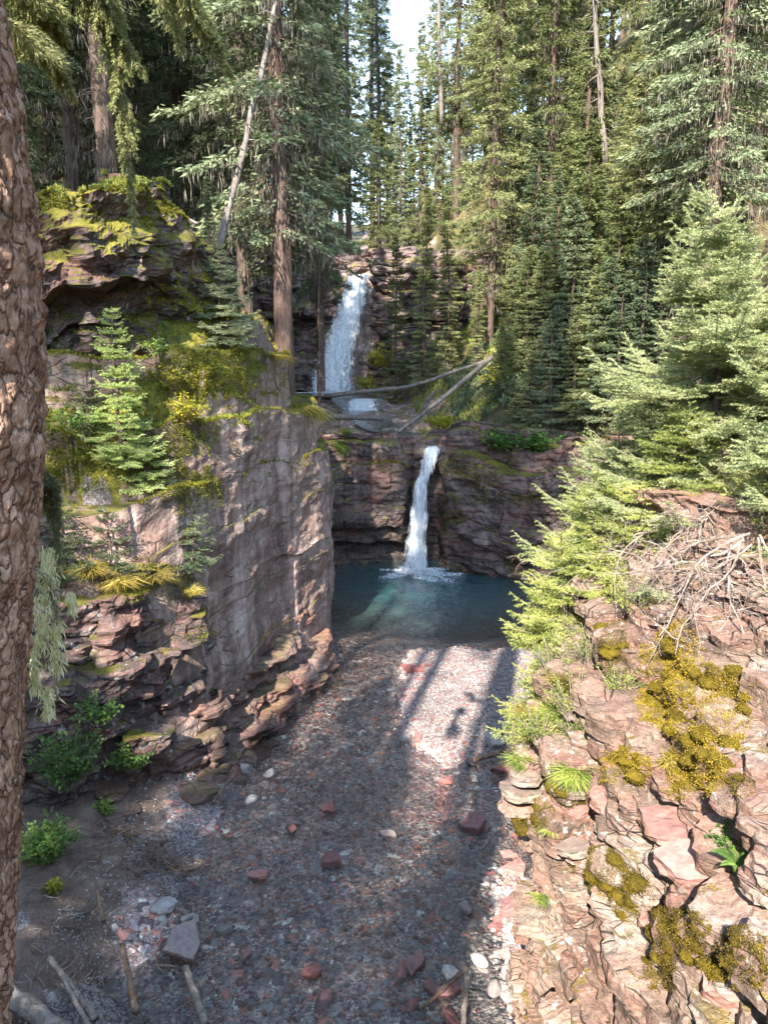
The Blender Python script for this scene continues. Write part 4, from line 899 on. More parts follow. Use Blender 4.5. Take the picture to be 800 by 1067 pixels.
# ------------------------------------------------------------------ near trunk on the left
def near_tree():
    root = empty('near_spruce_tree', (-.98, 1.55, 6.2), 'large spruce trunk with flaky plated bark at the left edge, close to the viewer', 'tree')
    vs = [(-200, -12), (0, 10), (100, 30), (200, 45), (320, 51), (450, 53), (560, 46), (650, 37), (750, 30), (850, 26), (950, 22), (1067, 14), (1250, 5)]
    Yt = 1.75; rad = .30; pts = []; 
    for v, u in vs[::-1]:
        p = atY(u, v, Yt); pts.append((p[0] - rad * 1.02 - .062, Yt + .05, p[2]))
    pts = [(pts[0][0] - .03, pts[0][1], 5.6)] + pts + [(pts[-1][0] - .25, Yt + .1, pts[-1][2] + 3.5), (pts[-1][0] - .5, Yt + .3, pts[-1][2] + 10)]
    P = np.array(pts); t = np.concatenate([[0], np.cumsum(np.linalg.norm(np.diff(P, axis=0), axis=1))]); n1 = 520
    s = np.concatenate([np.linspace(0, 4.2, 480), np.linspace(4.25, t[-1], 60)]); C = np.stack([np.interp(s, t, P[:, k]) for k in range(3)], 1)
    for _ in range(10): C[1:-1] = (C[:-2] + 2 * C[1:-1] + C[2:]) / 4
    m = 300; a = np.linspace(0, 2 * pi, m, endpoint=False)
    rr = np.interp(s, [0, .5, 4, t[-1]], [rad * 1.12, rad, rad, .06])
    ring = np.stack([np.cos(a), np.sin(a), 0 * a], 1)
    V = C[:, None, :] + ring[None] * rr[:, None, None]
    q = np.stack([ring[None, :, 0] * .3 + 0 * V[..., 0], ring[None, :, 1] * .3 + 0 * V[..., 0], V[..., 2]], -1)
    # plated bark: worley cells
    qq = q * np.array([24, 24, 6.]) + 1.5 * np.stack([fbm(q * 9, 2), fbm(q * 9 + 5, 2), fbm(q * 9 + 11, 2)], -1)
    i0 = np.floor(qq); f1 = np.full(qq.shape[:2], 9.); f2 = f1.copy(); hv = np.zeros(qq.shape[:2])
    for dx in (-1, 0, 1):
        for dy in (-1, 0, 1):
            for dz in (-1, 0, 1):
                c = i0 + [dx, dy, dz]; ci = c.astype(int) & 255; h = _perm[_perm[_perm[ci[..., 0]] + ci[..., 1]] + ci[..., 2]]
                pt = c + .5 + .45 * _gr[h]; d = np.linalg.norm(qq - pt, axis=-1); new = d < f1
                f2 = np.where(new, f1, np.minimum(f2, d)); hv = np.where(new, h / 255., hv); f1 = np.where(new, d, f1)
    e = f2 - f1; fq = fbm(q * 34, 4, .6); disp = .005 * sstep(0, .16, e + .10 * fq) + .004 * hv + .012 * fbm(q * 8, 3) + .0055 * fq - .006 * np.abs(fbm(q * np.array([22, 22, 7]), 3))
    V = V + ring[None] * disp[..., None]
    V = V - np.array([-.98, 1.55, 6.2]); n = len(s)
    i = np.arange(n - 1)[:, None] * m + np.arange(m)[None]; j = np.arange(n - 1)[:, None] * m + (np.arange(m)[None] + 1) % m
    F = np.stack([i, j, j + m, i + m], -1).reshape(-1, 4)
    np_mesh('trunk', V.reshape(-1, 3), F, M['bark_near'], True, root)
    org = np.array([-.98, 1.55, 6.2]); rng = np.random.default_rng(9)
    # drooping sunlit boughs seen along the top edge: start, end given as (u, v, Y)
    def bough(pts, dens, tl, name='bough', mat='n_droop', seed=0, nw=.0022, lich=True, nl=.017):
        rg = np.random.default_rng(seed); P = np.array([atY(*p) for p in pts]); t = np.linspace(0, 1, len(P)); n = 26; s = np.linspace(0, 1, n); C = np.stack([np.interp(s, t, P[:, k]) for k in range(3)], 1)
        for _ in range(3): C[1:-1] = (C[:-2] + 2 * C[1:-1] + C[2:]) / 4
        nb = MB(); sb = MB(); sb.tube(C, np.linspace(.011, .003, n), 5); A, B = [C[:-1]], [C[1:]]
        d = unit(np.gradient(C, axis=0))
        for k in range(1, n):
            for sgn in (-1, 1):
                for rep in range(2):
                    l = tl * (1.05 - s[k]) * rg.uniform(.5, 1.1) + .03; sd = unit(np.cross(d[k], [0, 0, 1.]) * sgn + rg.normal(0, .25, 3)); dd = unit(d[k] * .7 + sd * .7 + np.array([0, 0, -.35]))
                    m = C[k] + dd * l * .5; e = m + unit(dd + np.array([0, 0, -.7])) * l * .5
                    sb.tube([C[k], m, e], [.003, .002, .001], 3); A += [C[k][None], m[None]]; B += [m[None], e[None]]
                    for q in (.35, .7):
                        o = C[k] + (e - C[k]) * q; d2 = unit(dd * .6 + np.cross(dd, [0, 0, 1.]) * rg.choice([-1, 1]) * .6 + np.array([0, 0, -.5])); A.append(o[None]); B.append((o + d2 * l * .4)[None])
        needles(nb, np.vstack(A), np.vstack(B), dens, nl, nw, rg)
        b = sb.build(name, M['twig'], root, False, org); o = nb.build('needles', M[mat], b)
        o.data.transform(Matrix.Translation(-Vector(org)))
        if lich:
            lb = MB(); idx = rg.integers(0, n, 60); L0 = C[idx] + rg.normal(0, .010, (60, 3)); dr = unit(np.stack([rg.normal(0, .15, 60), rg.normal(0, .15, 60), -np.ones(60)], 1)); lb.kites(L0, dr * rg.uniform(.02, .07, 60)[:, None], unit(np.cross(dr, rvec(60, rg))) * .003)
            l = lb.build('lichen', M['lichen_y'], b); l['kind'] = 'stuff'; l.data.transform(Matrix.Translation(-Vector(org)))
    bough([(95, -60, 4.4), (120, 40, 4.6), (132, 130, 4.7), (139, 238, 4.8)], 420, .24, seed=1, nw=.0035, nl=.026)
    bough([(150, -80, 4.6), (185, -20, 4.8), (215, 20, 4.9), (240, 75, 5.0)], 420, .28, seed=2, nw=.0035, nl=.026)
    bough([(60, -80, 4.2), (90, -30, 4.4), (110, 10, 4.5), (150, 75, 4.6)], 420, .28, seed=3, nw=.0035, nl=.026)
    bough([(5, 20, 3.6), (30, 30, 4.0), (55, 55, 4.1), (75, 98, 4.2)], 420, .22, seed=4, nw=.0035, nl=.026)
    bough([(120, -90, 4.8), (165, -40, 4.9), (180, 0, 5.0), (188, 50, 5.0)], 420, .26, seed=5, nw=.0035, nl=.026)
    bough([(0, -40, 3.6), (30, -20, 3.9), (50, 10, 4.1), (68, 40, 4.2)], 420, .24, seed=8, nw=.0035, nl=.026)
    bough([(28, 590, 2.6), (48, 600, 2.9), (60, 640, 3.0), (58, 700, 3.0)], 60, .05, name='dead_bough', mat='lichen_y', seed=6, lich=False)
    bough([(30, 480, 2.5), (48, 500, 2.8), (56, 530, 2.9), (62, 580, 2.95)], 500, .07, seed=7, mat='n_shade', lich=False)
    # pale lichen curtain hanging from the dead bough
    lb = MB(); n = 1500
    cols = [(50, 588, 40, 14), (44, 640, 70, 12), (58, 672, 55, 12), (36, 690, 62, 9), (50, 730, 34, 10), (75, 625, 18, 5)]
    for (u, v, h, w) in cols:
        k = n // len(cols); uu = u + rng.normal(0, w * .4, k); vv = v + rng.uniform(-h * .5, h * .5, k); P = np.array([atY(a_, b_, 2.95 + .06 * rng.normal()) for a_, b_ in zip(uu, vv)])
        dr = unit(np.stack([rng.normal(0, .35, k), rng.normal(0, .35, k), -np.ones(k)], 1)); lb.kites(P, dr * rng.uniform(.02, .06, k)[:, None], unit(np.cross(dr, rvec(k, rng))) * .0035)
    lb.build('hanging_lichen', M['lichen_y'], root, False, org)
near_tree()

# ------------------------------------------------------------------ loose slabs on the right crag
slabs = [(548, 815, 40, 'p', 'thin pale slab at the outer tip of the crag'), (545, 835, 44, 'p', 'shattered pale slab below the outer tip of the crag'), (600, 850, 46, 'r', 'reddish slab stuck in the crag edge'), (640, 830, 60, 'r', 'long pink slab under the golden moss'), (600, 880, 34, 'p', 'small pale block between the moss cushions'),
         (700, 860, 66, 'r', 'broad pink slab in the middle of the crag'), (665, 872, 40, 'g', 'purple-grey block in the middle of the crag'), (720, 900, 70, 'r', 'flat-topped mauve block below the middle slab'), (680, 960, 44, 'r', 'pink block beneath the mauve one'), (760, 1030, 60, 'r', 'large rose coloured slab in the bottom right corner'),
         (740, 985, 50, 'r', 'rose slab above the bottom corner slab'), (790, 950, 50, 'r', 'pink slab at the right edge of the crag'), (590, 820, 36, 'p', 'pale angular stone near the crag edge'), (640, 770, 46, 'p', 'pale slab under the green grass column'), (740, 640, 50, 'r', 'pink slab behind the dead branches')]
def box_rock(seed, nx=10, ny=8, nz=4, chip=.10):
    rng = np.random.default_rng(seed); V = []; F = []; n = 0
    def face(o, a, b, na, nb):
        nonlocal n
        u = np.linspace(-1, 1, na + 1); v = np.linspace(-1, 1, nb + 1); U, W = np.meshgrid(u, v); P = np.array(o)[None, None] + U[..., None] * np.array(a) + W[..., None] * np.array(b)
        V.append(P.reshape(-1, 3)); F.append(grid_faces(nb + 1, na + 1) + n); n += (na + 1) * (nb + 1)
    face((0, 0, 1), (1, 0, 0), (0, 1, 0), nx, ny); face((0, 0, -1), (1, 0, 0), (0, -1, 0), nx, ny); face((0, -1, 0), (1, 0, 0), (0, 0, 1), nx, nz); face((0, 1, 0), (-1, 0, 0), (0, 0, 1), nx, nz); face((1, 0, 0), (0, 1, 0), (0, 0, 1), ny, nz); face((-1, 0, 0), (0, -1, 0), (0, 0, 1), ny, nz)
    V = np.vstack(V); sh = rng.normal(0, .22, 4); c = rng.uniform(.15, .5, 4)
    V = V.copy(); X, Y = V[:, 0].copy(), V[:, 1].copy(); V[:, 0] += sh[0] * Y; V[:, 1] += sh[1] * X
    for k, (sx, sy) in enumerate(((1, 1), (1, -1), (-1, 1), (-1, -1))):       # broken corners
        nrm = np.array([sx, sy * rng.uniform(.6, 1.6), 0]); nrm /= np.linalg.norm(nrm); d = V @ nrm; lim = (1.25 - c[k]); V -= np.outer(np.maximum(d - lim, 0), nrm) * .9
    L = np.linalg.norm(V * [1, 1, .8], axis=1); V *= (1 - .05 * np.clip(L - 1.25, 0, 1))[:, None]
    q = V * [1, 1, .5] + seed * 3.3; V[:, 0] += chip * fbm(q * 1.7, 3); V[:, 1] += chip * fbm(q * 1.7 + 9, 3); V[:, 2] += chip * 1.2 * fbm(q * 1.1 + 5, 3) + .16 * np.round(1.5 * fbm(q * .7 + 2, 2)) * (V[:, 2] > 0)
    return V, np.vstack(F)
BR = [box_rock(s, chip=.13) for s in range(60, 76)]
A = CLIFFS['cliff52'].reshape(-1, 3); uu, vv, dd = proj(A)
def crag_pt(u, v):
    r2 = (uu - u) ** 2 + (vv - v) ** 2; idx = np.where(r2 < max(60, r2.min() * 1.5))[0]; return A[idx[np.argmin(dd[idx])]]
def rotm(rx, ry, rz): return np.array(Matrix.Rotation(rz, 3, 'Z') @ Matrix.Rotation(ry, 3, 'Y') @ Matrix.Rotation(rx, 3, 'X'))
# bedrock layers that break out of the crag face (part of the crag itself)
rngb = np.random.default_rng(17); mb = MB(); got = []; tries = 0
while len(got) < 240 and tries < 9000:
    tries += 1; u = rngb.uniform(525, 830); v = rngb.uniform(600, 1080)
    p = crag_pt(u, v); pu, pv, pd = proj(p)
    if abs(pu - u) > 9 or abs(pv - v) > 9 or u < np.interp(v, [600, 740, 800, 860, 900, 950, 1080], [600, 570, 540, 545, 575, 590, 590]): continue
    if any((p[0] - g[0]) ** 2 + (p[1] - g[1]) ** 2 + 4 * (p[2] - g[2]) ** 2 < (.16 * g[3]) ** 2 for g in got): continue
    sc_ = rngb.uniform(.6, 1.5); got.append((*p, sc_)); hx, hy, hz = .17 * sc_ * rngb.uniform(.7, 1.5), .17 * sc_, rngb.uniform(.03, .11) * sc_
    V, F = BR[rngb.integers(16)]; Rm = rotm(rngb.normal(.05, .07), rngb.normal(-.06, .07), rngb.normal(-.35, .22)); W = (V * [hx, hy, hz]) @ Rm.T + p + np.array([.06, .12, rngb.uniform(-.07, -.01)])
    mb.add(W, None, F)
meta(mb.build('cliff', M['near']), 'broken layers of pink rock jutting from the right crag', kind='structure')

# everything of rock and ground that can be stood on, with its normals
VP, VN = [], []
for o in list(scn.objects):
    if o.type == 'MESH' and o.name.split('.')[0] in ('cliff', 'rock_ledge', 'ground'):
        n = len(o.data.vertices); c_ = np.empty(n * 3, np.float32); o.data.vertices.foreach_get('co', c_); n_ = np.empty(n * 3, np.float32); o.data.vertex_normals.foreach_get('vector', n_)
        VP.append(c_.reshape(-1, 3)); VN.append(n_.reshape(-1, 3))
VP = np.vstack(VP).astype(float); VN = np.vstack(VN).astype(float); u_, v_, d_ = proj(VP)
k_ = (d_ > .8) & (u_ > -60) & (u_ < 860) & (v_ > -60) & (v_ < 1130); VP, VN, u_, v_, d_ = VP[k_], VN[k_], u_[k_], v_[k_], d_[k_]
ci = ((u_ + 60) // 5).astype(int); cj = ((v_ + 60) // 5).astype(int); zb = np.full((200, 250), 1e9); np.minimum.at(zb, (ci, cj), d_)
zm = zb.copy()
for a_, b_ in ((1, 0), (-1, 0), (0, 1), (0, -1)): zm = np.minimum(zm, np.roll(np.roll(zb, a_, 0), b_, 1))
k_ = d_ < zm[ci, cj] * 1.02 + .12; VP, VN, VU, VV, VD = VP[k_], VN[k_], u_[k_], v_[k_], d_[k_]
VN *= np.where(np.sum(VN * (CAM - VP), 1) < 0, -1, 1)[:, None]
def pick(u, v):
    r2 = (VU - u) ** 2 + (VV - v) ** 2; idx = np.where(r2 < max(40, r2.min() * 1.5))[0]; return VP[idx[np.argmin(VD[idx])]].copy()
# ------------------------------------------------------------------ surface helpers
def surf(seedname, box, n, rng, jitter=.012):
    m = (VU > box[0]) & (VU < box[2]) & (VV > box[1]) & (VV < box[3]); P, Nn, D = VP[m], VN[m], VD[m]
    if not len(P): return P, Nn
    if seedname == 'cliff52': k = D < 14; P, Nn = P[k], Nn[k]
    k = rng.integers(0, len(P), n); return P[k] + rng.normal(0, jitter, (n, 3)), Nn[k]
def moss_patch(key, ell, n, ln, mat, name, label, seed, w=.25, up=.5, cat='moss', body=0, nzmin=-.4):
    """fuzzy cushions of tiny blades scattered over the cliff inside pixel ellipses, all one uncountable cover"""
    rng = np.random.default_rng(seed); mb = MB(); bb = MB(); nbf = 0; tl = []
    for (u, v, a, b) in ell:
        k = int(n * a * b / sum(e[2] * e[3] for e in ell)); P, N = surf(key, (u - a, v - b, u + a, v + b), k * 2, rng)
        if not len(P): continue
        if body:
            for _ in range(int(body * 2.3 * a * b / 400)):
                j = rng.integers(len(P)); pu, pv, pd = proj(P[j]); 
                if ((pu - u) / a) ** 2 + ((pv - v) / b) ** 2 > .8: continue
                rr = pd / FPX * rng.uniform(4, 12); Vb = IC3[0] * [1, 1, .55]; Vb = Vb * (1 + .30 * fbm(IC3[0] * 2.2 + j, 3) + .16 * fbm(IC3[0] * 7 + j, 3))[:, None]; ctr = P[j] - N[j] * rr * .45; bb.add(Vb * rr + ctr, IC3[1]); nbf += len(IC3[1])
                kk = rng.integers(0, len(Vb), 330); pb = Vb[kk] * rr + ctr; db = unit(Vb[kk] + rvec(330, rng) * .7 + [0, 0, .2]); lb2 = ln * rng.uniform(.5, 1.1, 330); tl.append((pb, db * lb2[:, None], unit(np.cross(db, rvec(330, rng))) * (lb2 * w)[:, None]))
        uu, vv, _ = proj(P); r = ((uu - u) / a) ** 2 + ((vv - v) / b) ** 2 + .55 * fbm(P * 5, 3) + (.9 * fbm(P * 1.6, 3) if a > 30 and ln > .02 else 0); m = (r < .85) & (N[:, 2] > nzmin); P, N, r = P[m], N[m], r[m]
        th = np.clip(.85 - r, 0, 1)[:, None] ** .6 * (max(ln * 1.3, .045) if ln < .03 else ln * .6) * (.6 + .8 * np.clip(fbm(P * 9, 2), -.5, 1))[:, None]
        P = P + N * th * rng.random((len(P), 1)) + rng.normal(0, ln * .2, P.shape); d = unit(N * .8 + np.array([0, 0, up]) + rvec(len(P), rng) * .9); l = ln * rng.uniform(.4, 1.1, len(P)); mb.kites(P, d * l[:, None], unit(np.cross(d, rvec(len(P), rng))) * (l * w)[:, None])
    for t3 in tl: mb.kites(*t3)
    o = mb.build(name, M[mat])
    if bb.V: 
        ob = bb.build('moss_cushion', M['moss_body'], None, True); root = empty(name, (0, 0, 0)); o.parent = root; ob.parent = root; o.name = 'moss_fuzz'; root.name = name; o = root; ob['kind'] = 'stuff'
    meta(o, label, cat, kind='stuff'); return o
moss_patch('cliff52', [(700, 690, 36, 38), (738, 738, 58, 48), (690, 735, 32, 28), (725, 800, 34, 34), (650, 800, 30, 22)], 130000, .015, 'moss', 'moss', 'thick golden moss on the face of the right crag', 1, body=7)
moss_patch('cliff52', [(625, 905, 30, 26), (655, 930, 28, 34), (640, 670, 16, 34), (715, 970, 36, 26), (690, 1010, 22, 30), (770, 1000, 40, 34), (770, 820, 20, 14), (560, 850, 22, 20), (590, 830, 20, 26)], 110000, .013, 'moss', 'moss', 'brownish moss cushions between the lower slabs of the right crag', 2, body=7)
moss_patch('cliff5', [(255, 340, 45, 26), (290, 345, 26, 30), (220, 395, 40, 26), (215, 310, 60, 34), (345, 430, 14, 22), (180, 400, 50, 40)], 60000, .04, 'moss_g', 'moss', 'yellow-green moss over the top of the left pillar', 3)
moss_patch('cliff8', [(130, 500, 100, 26), (190, 512, 50, 26), (90, 470, 60, 45), (140, 450, 90, 40), (205, 662, 14, 12), (140, 608, 90, 20)], 70000, .035, 'moss_g', 'moss', 'green moss along the brink of the dark lower left wall', 4)
moss_patch('cliff12', [(95, 185, 120, 40), (175, 215, 50, 26)], 150000, .035, 'moss_g', 'moss', 'bright moss cap on the upper left crag', 5, nzmin=.15)
moss_patch('x', [(190, 400, 150, 110), (110, 470, 90, 60)], 120000, .04, 'moss_g', 'ground_cover', 'thin moss and seedlings spread over the sunny slope beside the young spruce', 15, nzmin=.2)
moss_patch('x', [(170, 400, 130, 90), (80, 460, 60, 60), (200, 300, 50, 40)], 16000, .07, 'low_plants', 'ground_cover', 'small broad-leaved plants on the sunny slope beside the young spruce', 16, nzmin=.1, w=.2)
moss_patch('x', [(150, 190, 120, 25), (110, 175, 80, 20)], 9000, .07, 'low_plants', 'ground_cover', 'small plants along the top of the upper left crag', 17, nzmin=.2, w=.2)
moss_patch('cliff33', [(500, 490, 40, 22), (470, 540, 18, 10), (405, 485, 26, 12), (520, 520, 60, 7), (420, 560, 10, 6)], 9000, .06, 'moss_g', 'moss', 'green moss on the ledges beside the lower waterfall', 6)
# ground cover on the left slope
def ground_tufts(n, box, ln, mat, label, seed, cond=None, dens_f=1.1, cat='ground cover', name='ground_cover', w=.12):
    rng = np.random.default_rng(seed); x = rng.uniform(box[0], box[1], n); y = rng.uniform(box[2], box[3], n); m = fbm(np.stack([x, y, x * 0 + seed], -1) * dens_f, 3) > -.1
    if cond is not None: m &= cond(x, y)
    x, y = x[m], y[m]; z = hgt(x, y); k = len(x); P = np.stack([x, y, z - .02], 1); d = unit(np.stack([rng.normal(0, .5, k), rng.normal(0, .5, k), np.ones(k)], 1)); l = ln * rng.uniform(.4, 1.2, k)
    mb = MB(); mb.kites(P, d * l[:, None], unit(np.cross(d, rvec(k, rng))) * (l * w)[:, None]); o = mb.build(name, M[mat]); meta(o, label, cat, kind='stuff'); return o
inL = lambda x, y: (sdpoly(x, y, LEFT) > -.05)
ground_tufts(30000, (-9, -2.1, 11.2, 16.5), .08, 'moss_g', 'low moss and plants covering the sunny slope above the left wall', 1, inL)
ground_tufts(9000, (-9, -2.1, 11.2, 17), .16, 'leaf_g', 'small green plants scattered over the left slope', 2, inL, 1.6)
ground_tufts(16000, (-12, -2.4, 15, 24), .12, 'moss_g', 'moss and seedlings on the forest floor above the left crag', 3, lambda x, y: inL(x, y) & (hgt(x, y) > 8))
ground_tufts(60000, (3, 11, 28.6, 37), .22, 'n_blue', 'dark seedlings and low growth on the slope above the pool wall', 44, None, .9, w=.2)
ground_tufts(30000, (1.5, 12, 29.2, 42), .20, 'grass_g', 'grass and low plants on the slope right of the upper creek', 4, None, .7)
ground_tufts(9000, (-6, 3, 29.2, 43), .16, 'grass_y', 'yellowing grass beside the upper creek', 5, lambda x, y: np.abs(x - np.interp(y, [29, 32, 37, 43], [1.7, .2, -1, -3])) > 1.2, .9)
ground_tufts(22000, (-10, -3.4, 13.5, 18), .05, 'moss_g', 'soft bright moss on top of the upper left crag', 33, lambda x, y: sdpoly(x, y, PLAT) > -.1, .5, w=.3)
ground_tufts(14000, (4, 14, 10, 27), .20, 'grass_g', 'low plants on the right bank above the pool', 6, lambda x, y: hgt(x, y) > .8)

# ------------------------------------------------------------------ broadleaf plants, grass tufts, ferns
def shrub(loc, h, r, nst, mat, label, seed, leaf=.05, cat='plant', name='leafy_shrub', per=26, droop=.2, wide=.42, group=None):
    rng = np.random.default_rng(seed); root = empty(name, loc, label, cat, group); sb, lb = MB(), MB()
    for i in range(nst):
        a = rng.uniform(0, 2 * pi); rr = r * sqrt(rng.random()); hh = h * rng.uniform(.5, 1.1) * (1 - .4 * rr / r); e = np.array([cos(a) * rr, sin(a) * rr, hh]); b = np.array([cos(a) * rr * .2, sin(a) * rr * .2, -.05])
        s = np.linspace(0, 1, 7); C = b + np.outer(s, e - b); C[:, 2] += droop * h * np.sin(s * pi) * .5; sb.tube(C, np.linspace(.007, .002, 7), 4)
        t = rng.uniform(.2, 1, per); P = np.stack([np.interp(t, s, C[:, k]) for k in range(3)], 1); d = unit(np.stack([rng.normal(0, 1, per), rng.normal(0, 1, per), rng.normal(.1, .4, per)], 1)); l = leaf * rng.uniform(.6, 1.3, per)
        st = d * (l * .6)[:, None]; w = unit(np.cross(d, np.array([0, 0, 1.]) + rng.normal(0, .3, (per, 3)))) * (l * wide)[:, None]; lb.kites(P + st, d * l[:, None], w, np.array([0, 0, leaf * .12]))
    sb.build('stems', M['twig'], root); lb.build('leaves', M[mat], root); return root
def tuft(loc, h, n, mat, label, seed, spread=.6, name='grass_tuft', cat='grass tuft', w=.006, lean=(0, 0, 0), group=None):
    rng = np.random.default_rng(seed); root = empty(name, loc, label, cat, group); mb = MB()
    for seg in range(1):
        a = rng.uniform(0, 2 * pi, n); d = unit(np.stack([np.cos(a) * spread * rng.random(n), np.sin(a) * spread * rng.random(n), np.ones(n)], 1) + np.array(lean)); l = h * rng.uniform(.5, 1.15, n); P0 = np.stack([rng.normal(0, .12 * h, n), rng.normal(0, .12 * h, n), np.full(n, -.02)], 1)
        M1 = P0 + d * (l * .5)[:, None]; d2 = unit(d + np.stack([np.cos(a), np.sin(a), -1.1 * np.ones(n)], 1) * .7); E = M1 + d2 * (l * .5)[:, None]; W = unit(np.cross(d, rvec(n, rng))) * w
        V = np.stack([P0 - W, P0 + W, M1 + W * .8, M1 - W * .8, E], 1).reshape(-1, 3); i = np.arange(n)[:, None] * 5; mb.add(V, i + np.array([3, 2, 4]), i + np.array([0, 1, 2, 3]))
    mb.build('blades', M[mat], root); return root
def fern(loc, h, n, mat, label, seed, cat='fern', name='fern'):
    rng = np.random.default_rng(seed); root = empty(name, loc, label, cat)
    for i in range(n):
        mb = MB(); a = 2 * pi * i / n + rng.normal(0, .3); L = h * rng.uniform(.7, 1.1); s = np.linspace(0, 1, 30); d = np.array([cos(a), sin(a), 0]); C = np.outer(s * L * .8, d); C[:, 2] = L * (1.0 * s - .75 * s ** 2)
        mb.tube(C, np.linspace(.002, .0007, 30), 3); sd = np.array([-sin(a), cos(a), 0])
        for sg in (-1, 1):
            l = .17 * L * np.sin(np.clip(s * .9 + .12, 0, 1) * pi) ** .8; dd = unit(sd * sg + d * .35 + np.array([0, 0, -.15])); mb.kites(C, dd[None] * l[:, None], np.repeat(unit(d)[None], 30, 0) * .0085 * (L / .4))
        mb.build('frond', M[mat], root)
    return root
def onY(u, v, Y): return atY(u, v, Y)
# left bank greenery
for i, (u, v, Y, h, r, n, mt, lab) in enumerate([
    (75, 775, 9.6, 1.15, .65, 75, 'leaf_g', 'large green leafy bush below the dark wall on the left bank'),
    (55, 865, 8.9, .85, .5, 60, 'leaf_g', 'lower green bush behind the near trunk on the left bank'),
    (108, 735, 10.2, .6, .38, 30, 'leaf_g', 'bright green sprig at the right of the large left bush'),
    (140, 790, 10.8, .5, .42, 34, 'leaf_g', 'small green bush growing on the brown ledge'),
    (112, 838, 9.8, .25, .18, 8, 'leaf_g', 'tiny green plant in the soil below the large left bush'),
    (60, 925, 8.0, .14, .12, 7, 'leaf_y', 'little yellow plant on the soil behind the near trunk'),
    (182, 392, 13.0, .95, .6, 60, 'leaf_y', 'yellow leafed shrub on the slope right of the bright young spruce'),
    (200, 425, 12.9, .6, .5, 40, 'leaf_y', 'low yellow shrub below the taller yellow one'),
    (172, 360, 13.6, .5, .35, 14, 'leaf_g', 'green shrub above the yellow one on the left slope'),
    (92, 440, 11.9, .6, .5, 20, 'leaf_g', 'green shrub left of the bright young spruce'),
    (395, 375, 40.5, 1.6, .9, 26, 'leaf_y', 'bright yellow bush at the right foot of the upper waterfall'),
    (382, 400, 39.5, .9, .7, 18, 'leaf_y', 'yellow-green bush beside the upper creek'),
    (522, 395, 31.5, 1.3, .8, 22, 'leaf_y', 'yellow bush above the pale fallen log'),
    (490, 470, 28.6, .8, .9, 26, 'leaf_y', 'yellow-green bush on the rim above the lower falls'),
    (455, 440, 29.6, .6, .7, 18, 'leaf_y', 'golden bush beside the propped stick'),
    (520, 462, 27.6, .9, 1.0, 40, 'leaf_g', 'green bush on the rim of the right pool wall'),
    (560, 462, 27.0, .9, 1.1, 44, 'leaf_g', 'dark bush on the rim under the thicket of small spruces'),
    (500, 455, 28.2, .7, .8, 26, 'leaf_y', 'orange-yellow bush between the lower falls and the thicket'),
]):
    p = pick(u, v + h * 330 / Y) if Y < 20 else onY(u, v, Y) - np.array([0, 0, h * .35]); shrub((p[0], p[1], p[2]), h, r, n, mt, lab, 100 + i, leaf=.055 if Y < 20 else .14, per=30)
for i, (u, v, Y, h, n, mt, lab, ln) in enumerate([
    (95, 602, 10.6, .55, 260, 'grass_y', 'golden grass tuft at the left end of the mossy brink', (.2, -.6, -.6)),
    (130, 603, 10.9, .55, 260, 'grass_y', 'golden grass tuft hanging over the dark wall in the middle of the brink', (.2, -.6, -.7)),
    (165, 606, 11.2, .50, 240, 'grass_y', 'golden grass tuft right of the middle of the brink', (.3, -.5, -.7)),
    (200, 612, 11.7, .35, 160, 'grass_y', 'short golden grass tuft beside the pillar edge', (.3, -.5, -.5)),
    (290, 370, 15.8, .6, 200, 'grass_y', 'straw grass tuft hanging from the top of the left pillar', (.7, -.3, -1.1)),
    (325, 420, 17.8, .8, 260, 'grass_y', 'brown grass curtain down the right shoulder of the pillar', (.8, -.2, -1.5)),
    (345, 460, 19.4, .8, 260, 'grass_g', 'green grass hanging at the far edge of the pillar', (.8, -.3, -1.5)),
    (365, 950 - 500, 26, .5, 120, 'grass_g', 'grass tuft on the ledge behind the pillar', (.2, -.3, -.5)),
]):
    tuft(pick(u, v), h, n, mt, lab, 200 + i, lean=ln, w=.004 if Y < 9 else .007)

# small conifers on the left
p = pick(133, 478); young_spruce('young_spruce', (p[0], p[1], p[2] - .15), 2.75, .72, M['n_young'], 'bright pale green young spruce standing on the mossy left slope', 'tree', dens=170, nl=.034, nw=.006, seed=2, dz=.16, up=.5)
p = pick(158, 500); young_spruce('young_spruce', (p[0], p[1], p[2] - .1), 1.2, .6, M['n_young'], 'smaller pale spruce at the right foot of the bright young one', 'tree', dens=150, nl=.034, nw=.006, seed=3, up=.5)
p = pick(120, 588); young_spruce('young_spruce', (p[0], p[1], p[2]), 1.0, .5, M['n_shade'], 'small dark spruce sapling on the lower wall above the golden grass', 'tree', dens=150, nl=.03, nw=.006, seed=4)
p = pick(205, 585); young_spruce('young_spruce', (p[0], p[1], p[2]), .9, .55, M['n_blue'], 'little bluish sapling leaning off the wall beside the pillar', 'tree', dens=150, nl=.03, nw=.006, seed=5, lean=(.3, -.2))
p = pick(70, 560); young_spruce('young_spruce', (p[0], p[1], p[2] - .6), 1.2, .6, M['n_shade'], 'dark sapling half hidden behind the near trunk', 'tree', dens=150, nl=.03, nw=.006, seed=6)
p = pick(232, 345); young_spruce('young_spruce', (p[0], p[1], p[2] - .3), 2.0, .9, M['n_blue'], 'blue-green spruce sapling on the slope left of the pillar top', 'tree', dens=130, nl=.034, nw=.006, seed=7)
p = pick(92, 440); young_spruce('young_spruce', (p[0], p[1], p[2] - .3), 1.2, .8, M['n_shade'], 'dark sapling left of the bright young spruce', 'tree', dens=150, nl=.03, nw=.006, seed=12)

